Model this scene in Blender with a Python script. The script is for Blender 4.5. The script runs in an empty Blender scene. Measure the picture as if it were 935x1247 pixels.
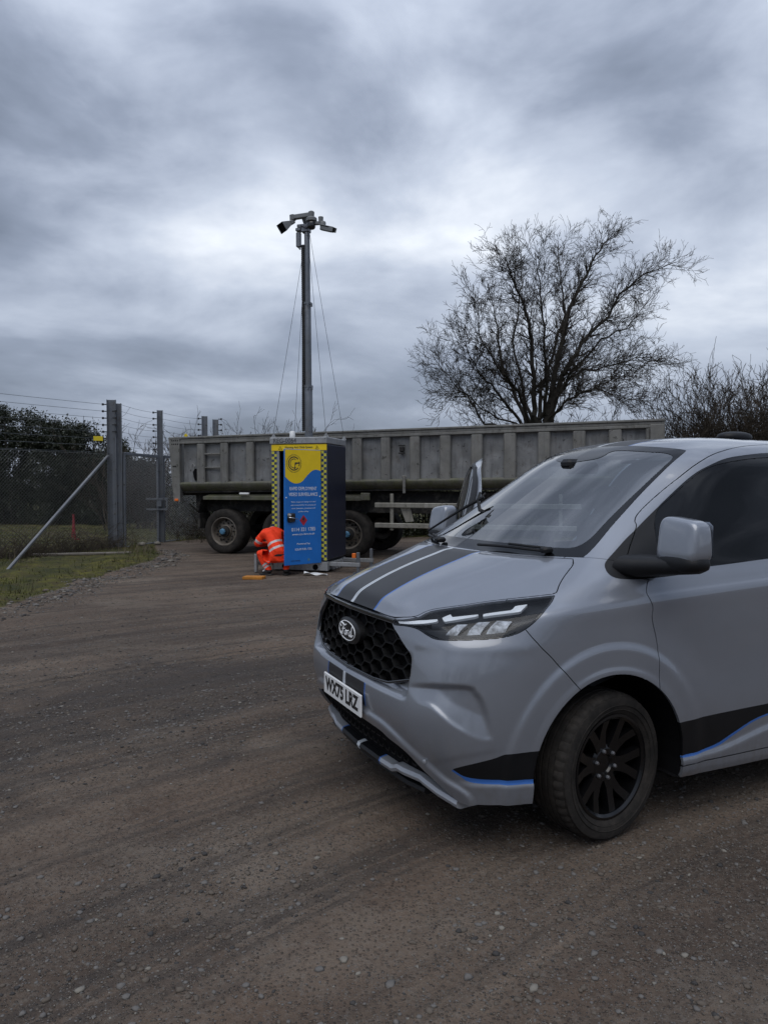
import bpy, bmesh, math, random
import numpy as np
from mathutils import Vector, Matrix, Euler
R = math.radians
SC = bpy.context.scene
COL = SC.collection

# ---------------------------------------------------------------- camera
CAM_H = 1.66
cam_data = bpy.data.cameras.new('camera'); cam = bpy.data.objects.new('camera', cam_data); COL.objects.link(cam)
cam.location = (0, 0, CAM_H); cam.rotation_euler = (R(90)-.036, 0, 0)
cam_data.sensor_fit = 'HORIZONTAL'; cam_data.sensor_width = 36; cam_data.lens = 898.36/935*36
cam_data.clip_start = .05; cam_data.clip_end = 3000
SC.camera = cam

# ---------------------------------------------------------------- sky, sun, exposure
SUN_EL, SUN_AZ = 62, -165           # behind thick overcast, high behind the photographer; light comes from a wide patch of cloud
world = bpy.data.worlds.new('World'); SC.world = world; world.use_nodes = True
def build_sky(nt):
    N, L = nt.nodes, nt.links; N.clear()
    def nd(t, **k):
        n = N.new(t)
        for a, b in k.items(): setattr(n, a, b)
        return n
    def math_(op, a, b=None, c=None):
        n = nd('ShaderNodeMath', operation=op)
        for i, s in enumerate((a, b, c)):
            if s is None: continue
            if hasattr(s, 'is_output'): L.new(s, n.inputs[i])
            else: n.inputs[i].default_value = s
        return n.outputs[0]
    tc = nd('ShaderNodeTexCoord'); sep = nd('ShaderNodeSeparateXYZ'); L.new(tc.outputs['Generated'], sep.inputs[0])
    comb = nd('ShaderNodeCombineXYZ')
    # cloud masses flatten into bands low down
    L.new(sep.outputs[0], comb.inputs[0]); L.new(sep.outputs[1], comb.inputs[1]); L.new(math_('MULTIPLY', math_('POWER', math_('MAXIMUM', sep.outputs[2], 0.0), .62), 2.3), comb.inputs[2])
    def noise(scale, detail, rough, off, dist=.0, stretch=(1, 1, 1)):
        m = nd('ShaderNodeMapping'); m.inputs['Location'].default_value = off; m.inputs['Scale'].default_value = stretch
        L.new(comb.outputs[0], m.inputs[0])
        n = nd('ShaderNodeTexNoise'); n.inputs['Scale'].default_value = scale; n.inputs['Detail'].default_value = detail
        n.inputs['Roughness'].default_value = rough; n.inputs['Distortion'].default_value = dist
        L.new(m.outputs[0], n.inputs['Vector']); return n.outputs['Fac']
    a = noise(1.9, 2.0, .45, SKY_OFF[0], .2)
    b = noise(3.6, 7.0, .52, SKY_OFF[1], .25)
    c = noise(9.0, 6.0, .55, (1.3, 9.2, 5), .15)
    v = math_('ADD', math_('ADD', math_('MULTIPLY', a, .46), math_('MULTIPLY', b, .42)), math_('ADD', math_('MULTIPLY', c, .07), .042))
    # thin places of the cloud deck, where the sun side glows through (directions as azimuth / elevation)
    def glow(az, el, width, flat, amount):
        d = (math.sin(R(az))*math.cos(R(el)), math.cos(R(az))*math.cos(R(el)), math.sin(R(el)))
        sub = nd('ShaderNodeVectorMath', operation='SUBTRACT'); L.new(tc.outputs['Generated'], sub.inputs[0]); sub.inputs[1].default_value = d
        mul = nd('ShaderNodeVectorMath', operation='MULTIPLY'); L.new(sub.outputs[0], mul.inputs[0]); mul.inputs[1].default_value = (1, 1, flat)
        ln = nd('ShaderNodeVectorMath', operation='LENGTH'); L.new(mul.outputs[0], ln.inputs[0])
        e = math_('EXPONENT', math_('MULTIPLY', math_('POWER', math_('DIVIDE', ln.outputs['Value'], width), 2.0), -1.0))
        return math_('MULTIPLY', math_('MULTIPLY', e, amount), math_('ADD', math_('MULTIPLY', b, 1.5), .25))
    v = math_('ADD', math_('MULTIPLY', math_('SUBTRACT', v, .55), 1.38), .512)
    for g in GLOWS: v = math_('ADD', v, glow(*g))
    ramp = nd('ShaderNodeValToRGB'); L.new(v, ramp.inputs[0])
    el = ramp.color_ramp.elements; el[0].position = .36; el[0].color = (.132, .156, .205, 1); el[1].position = .90; el[1].color = (.74, .77, .82, 1)
    for p_, c_ in ((.46, (.190, .220, .284, 1)), (.535, (.268, .303, .376, 1)), (.63, (.37, .41, .487, 1)), (.74, (.52, .555, .615, 1))):
        e = el.new(p_); e.color = c_
    sky = nd('ShaderNodeTexSky', sky_type='NISHITA'); sky.sun_disc = False
    sky.sun_elevation = R(SUN_EL); sky.sun_rotation = R(SUN_AZ); sky.air_density = 1.2; sky.dust_density = 2.5
    bg_blue = nd('ShaderNodeBackground'); bg_blue.inputs['Strength'].default_value = .07; L.new(sky.outputs[0], bg_blue.inputs[0])
    bg_cloud = nd('ShaderNodeBackground'); L.new(math_('MULTIPLY', math_('ADD', math_('MULTIPLY', math_('POWER', math_('MAXIMUM', sep.outputs[2], 0.0), 3.0), 1.15), .93), CLOUD_GAIN), bg_cloud.inputs['Strength'])      # an overcast sky brightens towards the zenith
    L.new(ramp.outputs[0], bg_cloud.inputs[0])
    mix = nd('ShaderNodeMixShader'); mix.inputs[0].default_value = .92
    L.new(bg_blue.outputs[0], mix.inputs[1]); L.new(bg_cloud.outputs[0], mix.inputs[2])
    out = nd('ShaderNodeOutputWorld'); L.new(mix.outputs[0], out.inputs[0])
CLOUD_GAIN = 1.0
SKY_OFF = [(14.283, 18.422, 3.555), (16.018, 8.892, 8.42)]
GLOWS = [(5.5, 20.5, .15, 1.3, .16), (-17, 17.0, .14, 2.2, .20), (-7, 19.5, .07, 1.2, .16), (-18, 6.2, .20, 5.5, .14), (14, 5.5, .20, 5, .14), (27, 15, .14, 1.6, .12), (-24, 28, .2, 1.5, .10)]
build_sky(world.node_tree)
sun_data = bpy.data.lights.new('sun', 'SUN'); sun = bpy.data.objects.new('sun', sun_data); COL.objects.link(sun)
sun_data.energy = .8; sun_data.angle = R(60); sun_data.color = (1, .96, .90)
_d = Vector((math.sin(R(SUN_AZ))*math.cos(R(SUN_EL)), math.cos(R(SUN_AZ))*math.cos(R(SUN_EL)), math.sin(R(SUN_EL))))
sun.rotation_euler = _d.to_track_quat('Z', 'Y').to_euler()
SC.view_settings.view_transform = 'Standard'; SC.view_settings.look = 'None'; SC.view_settings.exposure = .78; SC.view_settings.gamma = 1
SC.render.engine = 'CYCLES'; SC.cycles.max_bounces = 8; SC.cycles.transparent_max_bounces = 16; SC.cycles.use_denoising = True

# ---------------------------------------------------------------- helpers
def empty(name, label=None, cat=None, loc=(0, 0, 0), rz=0, group=None, parent=None):
    o = bpy.data.objects.new(name, None); COL.objects.link(o); o.empty_display_size = .2
    o.location = loc; o.rotation_euler = (0, 0, rz)
    if parent: o.parent = parent
    return tag(o, label, cat, group)
def tag(o, label=None, cat=None, group=None, kind=None):
    if label: o['label'] = label
    if cat: o['category'] = cat
    if group: o['group'] = group
    if kind: o['kind'] = kind
    return o
def copy_tree(o, parent=None):
    c = o.copy(); COL.objects.link(c)
    if parent: c.parent = parent
    for ch in list(o.children): copy_tree(ch, c)
    return c

class MB:
    """collects faces (with a material slot each) and links them as ONE mesh object"""
    def __init__(s): s.v = []; s.f = []; s.m = []; s.mat = 0
    def add(s, verts, faces, M=None):
        b = len(s.v)
        for p in verts:
            q = Vector(p)
            if M is not None: q = M @ q
            s.v.append((q.x, q.y, q.z))
        for f in faces: s.f.append([b+i for i in f]); s.m.append(s.mat)
        return s
    def box(s, c, d, M=None, bev=0, taper=None):
        x, y, z = (a/2 for a in d)
        if bev <= 0:
            V = [(-x, -y, -z), (x, -y, -z), (x, y, -z), (-x, y, -z), (-x, -y, z), (x, -y, z), (x, y, z), (-x, y, z)]
            F = [(3, 2, 1, 0), (4, 5, 6, 7), (0, 1, 5, 4), (1, 2, 6, 5), (2, 3, 7, 6), (3, 0, 4, 7)]
        else:
            b = min(bev, .45*min(d)); V = []; F = []
            # chamfered box: three rings of faces via convex corners
            idx = {}
            for sx in (-1, 1):
                for sy in (-1, 1):
                    for sz in (-1, 1):
                        for ax in range(3):
                            p = [sx*(x-b), sy*(y-b), sz*(z-b)]; p[ax] += (sx, sy, sz)[ax]*b
                            idx[sx, sy, sz, ax] = len(V); V.append(tuple(p))
            def q(ids): F.append(ids)
            for ax in range(3):
                o1, o2 = [(1, 2), (2, 0), (0, 1)][ax]
                for sg in (-1, 1):
                    ring = []
                    for a_, b_ in ((-1, -1), (1, -1), (1, 1), (-1, 1)):
                        k = [0, 0, 0]; k[ax] = sg; k[o1] = a_; k[o2] = b_; ring.append(idx[k[0], k[1], k[2], ax])
                    q(ring if sg > 0 else ring[::-1])
            for ax in range(3):       # edges parallel to ax
                o1, o2 = [(1, 2), (2, 0), (0, 1)][ax]
                for a_ in (-1, 1):
                    for b_ in (-1, 1):
                        k0 = [0, 0, 0]; k0[ax] = -1; k0[o1] = a_; k0[o2] = b_; k1 = list(k0); k1[ax] = 1
                        ring = [idx[(*k0, o1)], idx[(*k1, o1)], idx[(*k1, o2)], idx[(*k0, o2)]]
                        q(ring[::-1] if a_*b_ > 0 else ring)
            for sx in (-1, 1):
                for sy in (-1, 1):
                    for sz in (-1, 1):
                        t = [idx[sx, sy, sz, 0], idx[sx, sy, sz, 1], idx[sx, sy, sz, 2]]
                        q(t if sx*sy*sz > 0 else t[::-1])
        T = Matrix.Translation(c)
        return s.add(V, F, (M @ T) if M is not None else T)
    def beam(s, a, b, w, h, up=(0, 0, 1), bev=0):
        a, b = Vector(a), Vector(b); d = b-a; L_ = d.length; x = d.normalized()
        y = Vector(up).cross(x)
        if y.length < 1e-4: y = Vector((0, 1, 0)).cross(x)
        y.normalize(); z = x.cross(y)
        M = Matrix((( x.x, y.x, z.x, (a.x+b.x)/2), (x.y, y.y, z.y, (a.y+b.y)/2), (x.z, y.z, z.z, (a.z+b.z)/2), (0, 0, 0, 1)))
        return s.box((0, 0, 0), (L_, w, h), M, bev)
    def tube(s, pts, r, n=8, cap=True, closed=False):
        pts = [Vector(p) for p in pts]; rr = r if hasattr(r, '__len__') else [r]*len(pts)
        t0 = (pts[1]-pts[0]).normalized(); ref = Vector((0, 0, 1)) if abs(t0.z) < .9 else Vector((1, 0, 0))
        u = ref.cross(t0).normalized(); V = []; F = []; k = len(pts)
        for i, p in enumerate(pts):
            t = (pts[(i+1) % k]-pts[i-1]) if closed else (pts[min(i+1, k-1)]-pts[max(i-1, 0)])
            t.normalize(); u = (u-t*u.dot(t)).normalized(); w = t.cross(u)
            for j in range(n):
                a = 2*math.pi*j/n; q = p+(u*math.cos(a)+w*math.sin(a))*rr[i]; V.append(q)
        for i in range(k if closed else k-1):
            i2 = (i+1) % k
            for j in range(n):
                F.append((i*n+j, i*n+(j+1) % n, i2*n+(j+1) % n, i2*n+j))
        if cap and not closed: F.append(tuple(range(n))[::-1]); F.append(tuple((k-1)*n+j for j in range(n)))
        return s.add(V, F)
    def lathe(s, prof, n=32, M=None, axis='z', closed=False, mats=None):
        """profile (radius, height) turned round an axis"""
        V = []; F = []; k = len(prof); m0 = s.mat
        for j in range(n):
            a = 2*math.pi*j/n; c_, s_ = math.cos(a), math.sin(a)
            for r_, h in prof:
                V.append((r_*c_, r_*s_, h) if axis == 'z' else ((r_*c_, h, r_*s_) if axis == 'y' else (h, r_*c_, r_*s_)))
        b = len(s.v)
        for p in V:
            q = Vector(p); q = M @ q if M is not None else q; s.v.append((q.x, q.y, q.z))
        for j in range(n):
            j2 = (j+1) % n
            for i in range(k if closed else k-1):
                i2 = (i+1) % k
                f = [b+j*k+i, b+j2*k+i, b+j2*k+i2, b+j*k+i2]
                s.f.append(f[::-1] if axis == 'y' else f); s.m.append(mats[i] if mats else m0)
        return s
    def prism(s, poly, d, M=None):
        """polygon in local XY pushed along local Z by d"""
        n = len(poly); V = [(p[0], p[1], 0) for p in poly]+[(p[0], p[1], d) for p in poly]
        F = [tuple(range(n))[::-1], tuple(range(n, 2*n))]+[(i, (i+1) % n, n+(i+1) % n, n+i) for i in range(n)]
        return s.add(V, F, M)
    def build(s, name, mat, parent=None, smooth=False, angle=None):
        me = bpy.data.meshes.new(name); me.from_pydata(s.v, [], s.f)
        for m in (mat if isinstance(mat, (list, tuple)) else [mat]): me.materials.append(m)
        if any(s.m): me.polygons.foreach_set('material_index', s.m)
        if smooth: me.polygons.foreach_set('use_smooth', [True]*len(me.polygons))
        me.update()
        if smooth and angle: me.set_sharp_from_angle(angle=R(angle))
        o = bpy.data.objects.new(name, me); COL.objects.link(o)
        if parent: o.parent = parent
        return o

def np_mesh(name, V, F, mat, parent=None, smooth=False, mi=None):
    """V (n,3), F (m,k) arrays"""
    V = np.asarray(V, np.float32); F = np.asarray(F, np.int32); m, k = F.shape
    me = bpy.data.meshes.new(name); me.vertices.add(len(V)); me.loops.add(m*k); me.polygons.add(m)
    me.vertices.foreach_set('co', V.ravel()); me.loops.foreach_set('vertex_index', F.ravel())
    me.polygons.foreach_set('loop_start', np.arange(0, m*k, k, dtype=np.int32))
    if smooth: me.polygons.foreach_set('use_smooth', np.ones(m, bool))
    for mm in (mat if isinstance(mat, (list, tuple)) else [mat]): me.materials.append(mm)
    if mi is not None: me.polygons.foreach_set('material_index', np.asarray(mi, np.int32))
    me.update(calc_edges=True); me.validate()
    o = bpy.data.objects.new(name, me); COL.objects.link(o)
    if parent: o.parent = parent
    return o

_dg_tmp = None
def text_mesh(name, txt, mat, parent, loc, height, M=None, width=None, align='CENTER', bold=0, depth=.001):
    """flat lettering as a thin mesh; local X reads right, local Y up; M places it"""
    cu = bpy.data.curves.new('lettering', 'FONT'); cu.body = txt; cu.align_x = align; cu.align_y = 'CENTER'
    cu.extrude = depth; cu.offset = bold; cu.size = 1; cu.resolution_u = 3
    tmp = bpy.data.objects.new('tmp', cu); COL.objects.link(tmp)
    dg = bpy.context.evaluated_depsgraph_get(); me = bpy.data.meshes.new_from_object(tmp.evaluated_get(dg))
    bpy.data.objects.remove(tmp); bpy.data.curves.remove(cu)
    n = len(me.vertices); co = np.empty(n*3, np.float32); me.vertices.foreach_get('co', co); co = co.reshape(-1, 3)
    if n == 0: return None
    lo, hi = co.min(0), co.max(0); cap = hi[1]-lo[1]
    sy = height/max(cap, 1e-6); sx = (width/max(hi[0]-lo[0], 1e-6)) if width else sy
    co[:, 1] = (co[:, 1]-(lo[1]+hi[1])/2)*sy
    if align == 'CENTER': co[:, 0] -= (lo[0]+hi[0])/2
    else: co[:, 0] -= lo[0]
    co[:, 0] *= sx
    co[:, :2] += np.array(loc[:2], np.float32); co[:, 2] += (loc[2] if len(loc) > 2 else 0)
    if M is not None:
        Mn = np.array(M, np.float32); co = co@Mn[:3, :3].T+Mn[:3, 3]
    me.vertices.foreach_set('co', co.ravel()); me.materials.clear(); me.materials.append(mat); me.name = name; me.update()
    o = bpy.data.objects.new(name, me); COL.objects.link(o); o.parent = parent
    return o
# ---------------------------------------------------------------- materials
class NT:
    def __init__(s, name):
        s.m = bpy.data.materials.new(name); s.m.use_nodes = True; s.t = s.m.node_tree; s.N = s.t.nodes; s.L = s.t.links
        s.b = s.N['Principled BSDF']; s.out = s.N['Material Output']
    def nd(s, t, ins=None, **k):
        n = s.N.new(t)
        for a, b in k.items(): setattr(n, a, b)
        for a, b in (ins or {}).items(): s.set(n.inputs[a], b)
        return n
    def set(s, sock, v):
        if hasattr(v, 'is_output'): s.L.new(v, sock)
        else:
            if isinstance(v, (tuple, list)) and len(v) == 3 and sock.type == 'RGBA': v = (*v, 1)
            sock.default_value = v
    def P(s, **k):
        for a, b in k.items(): s.set(s.b.inputs[a.replace('_', ' ')], b)
        return s
    def coord(s, kind='Object'): return s.nd('ShaderNodeTexCoord').outputs[kind]
    def noise(s, scale, detail=4, rough=.55, vec=None, dist=0, out='Fac', stretch=None, off=(0, 0, 0)):
        v = vec if vec is not None else s.coord()
        if stretch or off != (0, 0, 0):
            v = s.nd('ShaderNodeMapping', {'Vector': v, 'Scale': stretch or (1, 1, 1), 'Location': off}).outputs[0]
        return s.nd('ShaderNodeTexNoise', {'Vector': v, 'Scale': scale, 'Detail': detail, 'Roughness': rough, 'Distortion': dist}).outputs[out]
    def voro(s, scale, vec=None, feature='F1', out='Distance', rand=1):
        v = vec if vec is not None else s.coord()
        return s.nd('ShaderNodeTexVoronoi', {'Vector': v, 'Scale': scale, 'Randomness': rand}, feature=feature).outputs[out]
    def ramp(s, fac, stops, interp='LINEAR'):
        n = s.nd('ShaderNodeValToRGB', {'Fac': fac}); cr = n.color_ramp; cr.interpolation = interp
        while len(cr.elements) < len(stops): cr.elements.new(.5)
        for e, (p, c) in zip(cr.elements, stops):
            e.position = p; e.color = (c, c, c, 1) if not isinstance(c, (tuple, list)) else (*c, 1)
        return n.outputs[0]
    def mix(s, fac, a, b, mode='MIX'):
        n = s.nd('ShaderNodeMix', data_type='RGBA', blend_type=mode)
        s.set(n.inputs[0], fac); s.set(n.inputs[6], a); s.set(n.inputs[7], b); return n.outputs[2]
    def math(s, op, a, b=0., c=None, clamp=False):
        n = s.nd('ShaderNodeMath', operation=op, use_clamp=clamp); s.set(n.inputs[0], a); s.set(n.inputs[1], b)
        if c is not None: s.set(n.inputs[2], c)
        return n.outputs[0]
    def bump(s, h, strength=.3, dist=.01, normal=None):
        d = {'Height': h, 'Strength': strength, 'Distance': dist}
        if normal is not None: d['Normal'] = normal
        return s.nd('ShaderNodeBump', d).outputs[0]

def simple(name, col, rough=.5, metal=0., spec=.5, var=.0, vscale=6., bump=0., bscale=40., coat=0.):
    t = NT(name)
    if var:
        n = t.noise(vscale, 5, .6)
        c = t.mix(t.ramp(n, [(.3, 0.), (.7, 1.)]), tuple(x*(1-var) for x in col), tuple(min(1, x*(1+var)) for x in col))
    else: c = col
    t.P(Base_Color=c, Roughness=rough, Metallic=metal, Specular_IOR_Level=spec)
    if coat: t.P(Coat_Weight=coat, Coat_Roughness=.04)
    if bump: t.P(Normal=t.bump(t.noise(bscale, 4), bump, .004))
    return t.m

def glass_mat(name, tint, refl_rough=.0, ior=1.5, extra=0.):
    """a thin pane: tinted see-through plus a fresnel reflection"""
    t = NT(name)
    tr = t.nd('ShaderNodeBsdfTransparent', {'Color': tint}); gl = t.nd('ShaderNodeBsdfGlossy', {'Color': (1, 1, 1), 'Roughness': refl_rough})
    fr = t.nd('ShaderNodeFresnel', {'IOR': ior}).outputs[0]
    if extra: fr = t.math('ADD', t.math('MULTIPLY', fr, 1-extra), extra)
    mx = t.nd('ShaderNodeMixShader', {0: fr}); t.L.new(tr.outputs[0], mx.inputs[1]); t.L.new(gl.outputs[0], mx.inputs[2])
    t.L.new(mx.outputs[0], t.out.inputs[0]); return t.m

def paint_mat(name, col, dirt=.0):
    t = NT(name)
    g = t.coord('Object'); sp = t.nd('ShaderNodeSeparateXYZ', {0: g})
    c = t.mix(t.ramp(t.noise(2.5, 5, .6), [(.35, 0.), (.75, .5)]), col, tuple(x*.93 for x in col))
    rough = .32
    if dirt:
        # road film and splashes thrown up along the lower edge
        splash = t.noise(22, 6, .65, stretch=(1, 1, .5)); low = t.ramp(sp.outputs[2], [(.20, 1.), (.62, 0.)])
        film = t.math('MULTIPLY', low, t.ramp(splash, [(.42, .0), (.75, 1.)]))
        film = t.math('ADD', t.math('MULTIPLY', film, dirt), t.math('MULTIPLY', t.ramp(t.noise(5, 6, .65), [(.45, 0.), (.8, .10)]), dirt))
        c = t.mix(film, c, (.16, .14, .12)); rough = t.math('ADD', .30, t.math('MULTIPLY', film, .5))
    flake = t.noise(900, 2, .5)
    t.P(Base_Color=c, Roughness=rough, Metallic=.4, Specular_IOR_Level=.5, Coat_Weight=1., Coat_Roughness=.03, Coat_IOR=1.55)
    t.P(Normal=t.bump(flake, .02, .001))
    return t.m

M = {}
M['paint'] = paint_mat('van_paint', (.238, .258, .296), .5)
M['stripe'] = simple('dark_vinyl', (.030, .031, .034), .42, spec=.3, var=.12, vscale=3)
M['stripe_black'] = simple('black_vinyl', (.007, .0075, .009), .4, spec=.3, var=.2, vscale=9)
M['stripe_silver'] = simple('silver_vinyl', (.50, .54, .58), .3, coat=.4)
M['stripe_blue'] = simple('blue_vinyl', (.035, .13, .42), .3, coat=.4)
M['black_plastic'] = simple('black_plastic', (.009, .0095, .011), .5, spec=.28, var=.15, vscale=8, bump=.08, bscale=180)
M['gloss_black'] = simple('gloss_black', (.010, .011, .013), .12, coat=.6)
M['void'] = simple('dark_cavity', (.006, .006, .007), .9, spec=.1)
M['frit'] = simple('black_glass_edge', (.008, .009, .011), .12, spec=.35)
M['chrome'] = simple('bright_metal', (.72, .74, .77), .12, 1.0)
M['silver_paint'] = simple('silver_paint', (.33, .35, .385), .3, .3, coat=.4)
M['satin'] = simple('satin_steel', (.33, .34, .36), .35, .9)
M['lamp_white'] = simple('lamp_guide', (.82, .85, .88), .18, spec=.6)
M['windscreen'] = glass_mat('windscreen_glass', (.28, .34, .37), 0, 1.7, .15)
M['dark_glass'] = glass_mat('privacy_glass', (.055, .065, .075), 0, 1.42)
M['clear_glass'] = glass_mat('lamp_glass', (.90, .92, .94), 0, 1.32)
M['rubber'] = simple('tyre_rubber', (.020, .0195, .019), .72, spec=.3, var=.35, vscale=10, bump=.15, bscale=90)
M['cloth_dark'] = simple('seat_cloth', (.05, .052, .056), .9, spec=.2, var=.2, vscale=30)
M['dash'] = simple('dashboard_plastic', (.075, .078, .082), .6, var=.1)
M['headlining'] = simple('headlining', (.30, .31, .31), .9, spec=.2)
M['plate_white'] = simple('plate_white', (.74, .75, .75), .35)
M['ink'] = simple('black_lettering', (.012, .012, .013), .4)
M['white_print'] = simple('white_print', (.78, .80, .82), .4)
# ---------------------------------------------------------------- van body surface (van frame: x forward, y to its left, z up; metres)
# 17 rows (bumper bottom -> roof centre) x 13 columns (nose centre -> tail centre) of measured control points, left half
VAN_ROWS = [
 [(.86,0,.25),(.855,.25,.25),(.84,.48,.25),(.79,.68,.25),(.70,.85,.255),(.46,.955,.262),(.05,.968,.255),(-.40,.968,.232),(-1,.966,.222),(-2,.966,.222),(-3.4,.962,.25),(-4.0,.90,.3),(-4.05,0,.3)],
 [(.895,0,.37),(.888,.25,.37),(.872,.48,.37),(.835,.68,.37),(.742,.852,.372),(.47,.968,.374),(.05,.980,.37),(-.40,.980,.36),(-1,.978,.36),(-2,.978,.36),(-3.4,.974,.37),(-4.02,.905,.4),(-4.08,0,.4)],
 [(.950,0,.50),(.943,.25,.50),(.926,.48,.50),(.890,.68,.50),(.785,.852,.50),(.47,.975,.50),(.05,.988,.50),(-.40,.988,.50),(-1,.986,.50),(-2,.986,.50),(-3.4,.98,.50),(-4.03,.91,.5),(-4.10,0,.5)],
 [(.972,0,.62),(.965,.25,.62),(.948,.48,.62),(.908,.68,.62),(.800,.852,.62),(.47,.978,.62),(.05,.990,.62),(-.38,.990,.62),(-1,.989,.62),(-2,.989,.62),(-3.4,.982,.62),(-4.03,.915,.62),(-4.10,0,.62)],
 [(.958,0,.76),(.950,.25,.76),(.930,.48,.76),(.885,.68,.76),(.782,.848,.76),(.47,.975,.76),(.05,.988,.76),(-.34,.988,.76),(-1,.988,.76),(-2,.988,.76),(-3.4,.98,.76),(-4.03,.915,.76),(-4.09,0,.76)],
 [(.948,0,.90),(.938,.25,.90),(.912,.48,.90),(.860,.68,.90),(.752,.840,.90),(.46,.967,.90),(.05,.982,.91),(-.31,.983,.92),(-1,.983,.93),(-2,.983,.94),(-3.4,.976,.95),(-4.03,.913,.95),(-4.09,0,.95)],
 [(.942,0,.985),(.931,.25,.98),(.900,.48,.975),(.838,.68,.975),(.715,.830,.98),(.44,.958,.99),(.05,.975,1.01),(-.28,.976,1.03),(-1,.976,1.055),(-2,.976,1.08),(-3.4,.968,1.1),(-4.03,.908,1.1),(-4.08,0,1.1)],
 [(.930,0,1.045),(.917,.25,1.040),(.880,.48,1.030),(.800,.68,1.035),(.655,.822,1.05),(.40,.945,1.072),(.05,.969,1.092),(-.25,.971,1.108),(-1,.971,1.140),(-2,.970,1.17),(-3.4,.96,1.19),(-4.02,.90,1.19),(-4.08,0,1.19)],
 [(.770,0,1.140),(.755,.25,1.135),(.705,.46,1.123),(.62,.64,1.115),(.50,.785,1.115),(.31,.915,1.122),(.02,.954,1.138),(-.29,.959,1.150),(-1,.960,1.178),(-2,.960,1.205),(-3.4,.95,1.22),(-4.01,.89,1.22),(-4.07,0,1.22)],
 [(.540,0,1.230),(.520,.25,1.226),(.455,.48,1.214),(.37,.65,1.203),(.275,.785,1.198),(.15,.888,1.198),(-.06,.932,1.205),(-.40,.942,1.208),(-1.05,.945,1.224),(-2.05,.945,1.245),(-3.4,.935,1.25),(-4.0,.88,1.25),(-4.06,0,1.25)],
 [(.307,0,1.304),(.285,.25,1.303),(.210,.50,1.302),(.110,.68,1.304),(.0,.795,1.305),(-.10,.858,1.292),(-.24,.902,1.270),(-.55,.922,1.262),(-1.1,.928,1.275),(-2.1,.928,1.29),(-3.4,.92,1.29),(-4.0,.865,1.29),(-4.06,0,1.29)],
 [(-.03,0,1.510),(-.045,.25,1.507),(-.10,.47,1.498),(-.18,.64,1.485),(-.265,.745,1.465),(-.35,.802,1.440),(-.50,.848,1.422),(-.75,.868,1.420),(-1.2,.876,1.430),(-2.15,.876,1.44),(-3.4,.868,1.44),(-3.97,.815,1.44),(-4.03,0,1.44)],
 [(-.37,0,1.720),(-.383,.25,1.715),(-.430,.46,1.702),(-.505,.61,1.680),(-.58,.695,1.652),(-.65,.745,1.622),(-.77,.785,1.602),(-.97,.802,1.602),(-1.3,.810,1.605),(-2.2,.81,1.61),(-3.4,.803,1.61),(-3.94,.755,1.61),(-4.0,0,1.61)],
 [(-.687,0,1.893),(-.698,.25,1.888),(-.74,.46,1.870),(-.80,.60,1.848),(-.86,.675,1.818),(-.92,.715,1.792),(-1.02,.742,1.778),(-1.18,.752,1.778),(-1.45,.757,1.78),(-2.25,.757,1.785),(-3.4,.75,1.785),(-3.91,.70,1.785),(-3.97,0,1.785)],
 [(-.93,0,1.940),(-.94,.25,1.934),(-.97,.44,1.918),(-1.01,.56,1.898),(-1.05,.625,1.880),(-1.10,.662,1.866),(-1.18,.684,1.860),(-1.31,.692,1.860),(-1.55,.695,1.863),(-2.3,.695,1.865),(-3.4,.69,1.86),(-3.88,.64,1.855),(-3.94,0,1.855)],
 [(-1.25,0,1.962),(-1.25,.22,1.958),(-1.26,.38,1.947),(-1.28,.48,1.936),(-1.30,.525,1.929),(-1.33,.55,1.924),(-1.38,.56,1.922),(-1.47,.565,1.922),(-1.66,.565,1.922),(-2.35,.565,1.92),(-3.4,.56,1.91),(-3.83,.52,1.90),(-3.88,0,1.90)],
 [(-1.65,0,1.97),(-1.66,.02,1.97),(-1.67,.03,1.97),(-1.68,.03,1.97),(-1.69,.03,1.97),(-1.70,.03,1.97),(-1.72,.02,1.97),(-1.76,.01,1.97),(-1.9,0,1.969),(-2.4,0,1.965),(-3.4,0,1.945),(-3.78,0,1.93),(-3.82,0,1.925)],
]

def pchip(x, Y, xs):
    """monotone cubic through (x, Y[...]) along axis 0, sampled at xs"""
    h = np.diff(x); d = np.diff(Y, axis=0)/h[:, None]
    m = np.zeros_like(Y)
    for k in range(1, len(x)-1):
        w1, w2 = 2*h[k]+h[k-1], h[k]+2*h[k-1]
        a, b = d[k-1], d[k]
        ok = a*b > 0
        with np.errstate(divide='ignore', invalid='ignore'):
            m[k] = np.where(ok, (w1+w2)/(w1/np.where(ok, a, 1)+w2/np.where(ok, b, 1)), 0)
        # blend with the plain three-point slope where that keeps the shape: rounder curves
        c = (a*h[k]+b*h[k-1])/(h[k]+h[k-1])
        lim = 3*np.minimum(abs(a), abs(b))
        m[k] = np.where(ok, np.clip(c, -lim, lim), c*0.35)
    m[0], m[-1] = d[0], d[-1]
    i = np.clip(np.searchsorted(x, xs, side='right')-1, 0, len(x)-2)
    t = ((xs-x[i])/h[i])[:, None]; hh = h[i][:, None]
    return ((2*t**3-3*t**2+1)*Y[i]+(t**3-2*t**2+t)*hh*m[i]+(-2*t**3+3*t**2)*Y[i+1]+(t**3-t**2)*hh*m[i+1])

def smstep(a, b, x):
    t = np.clip((x-a)/(b-a), 0, 1); return t*t*(3-2*t)

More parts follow.
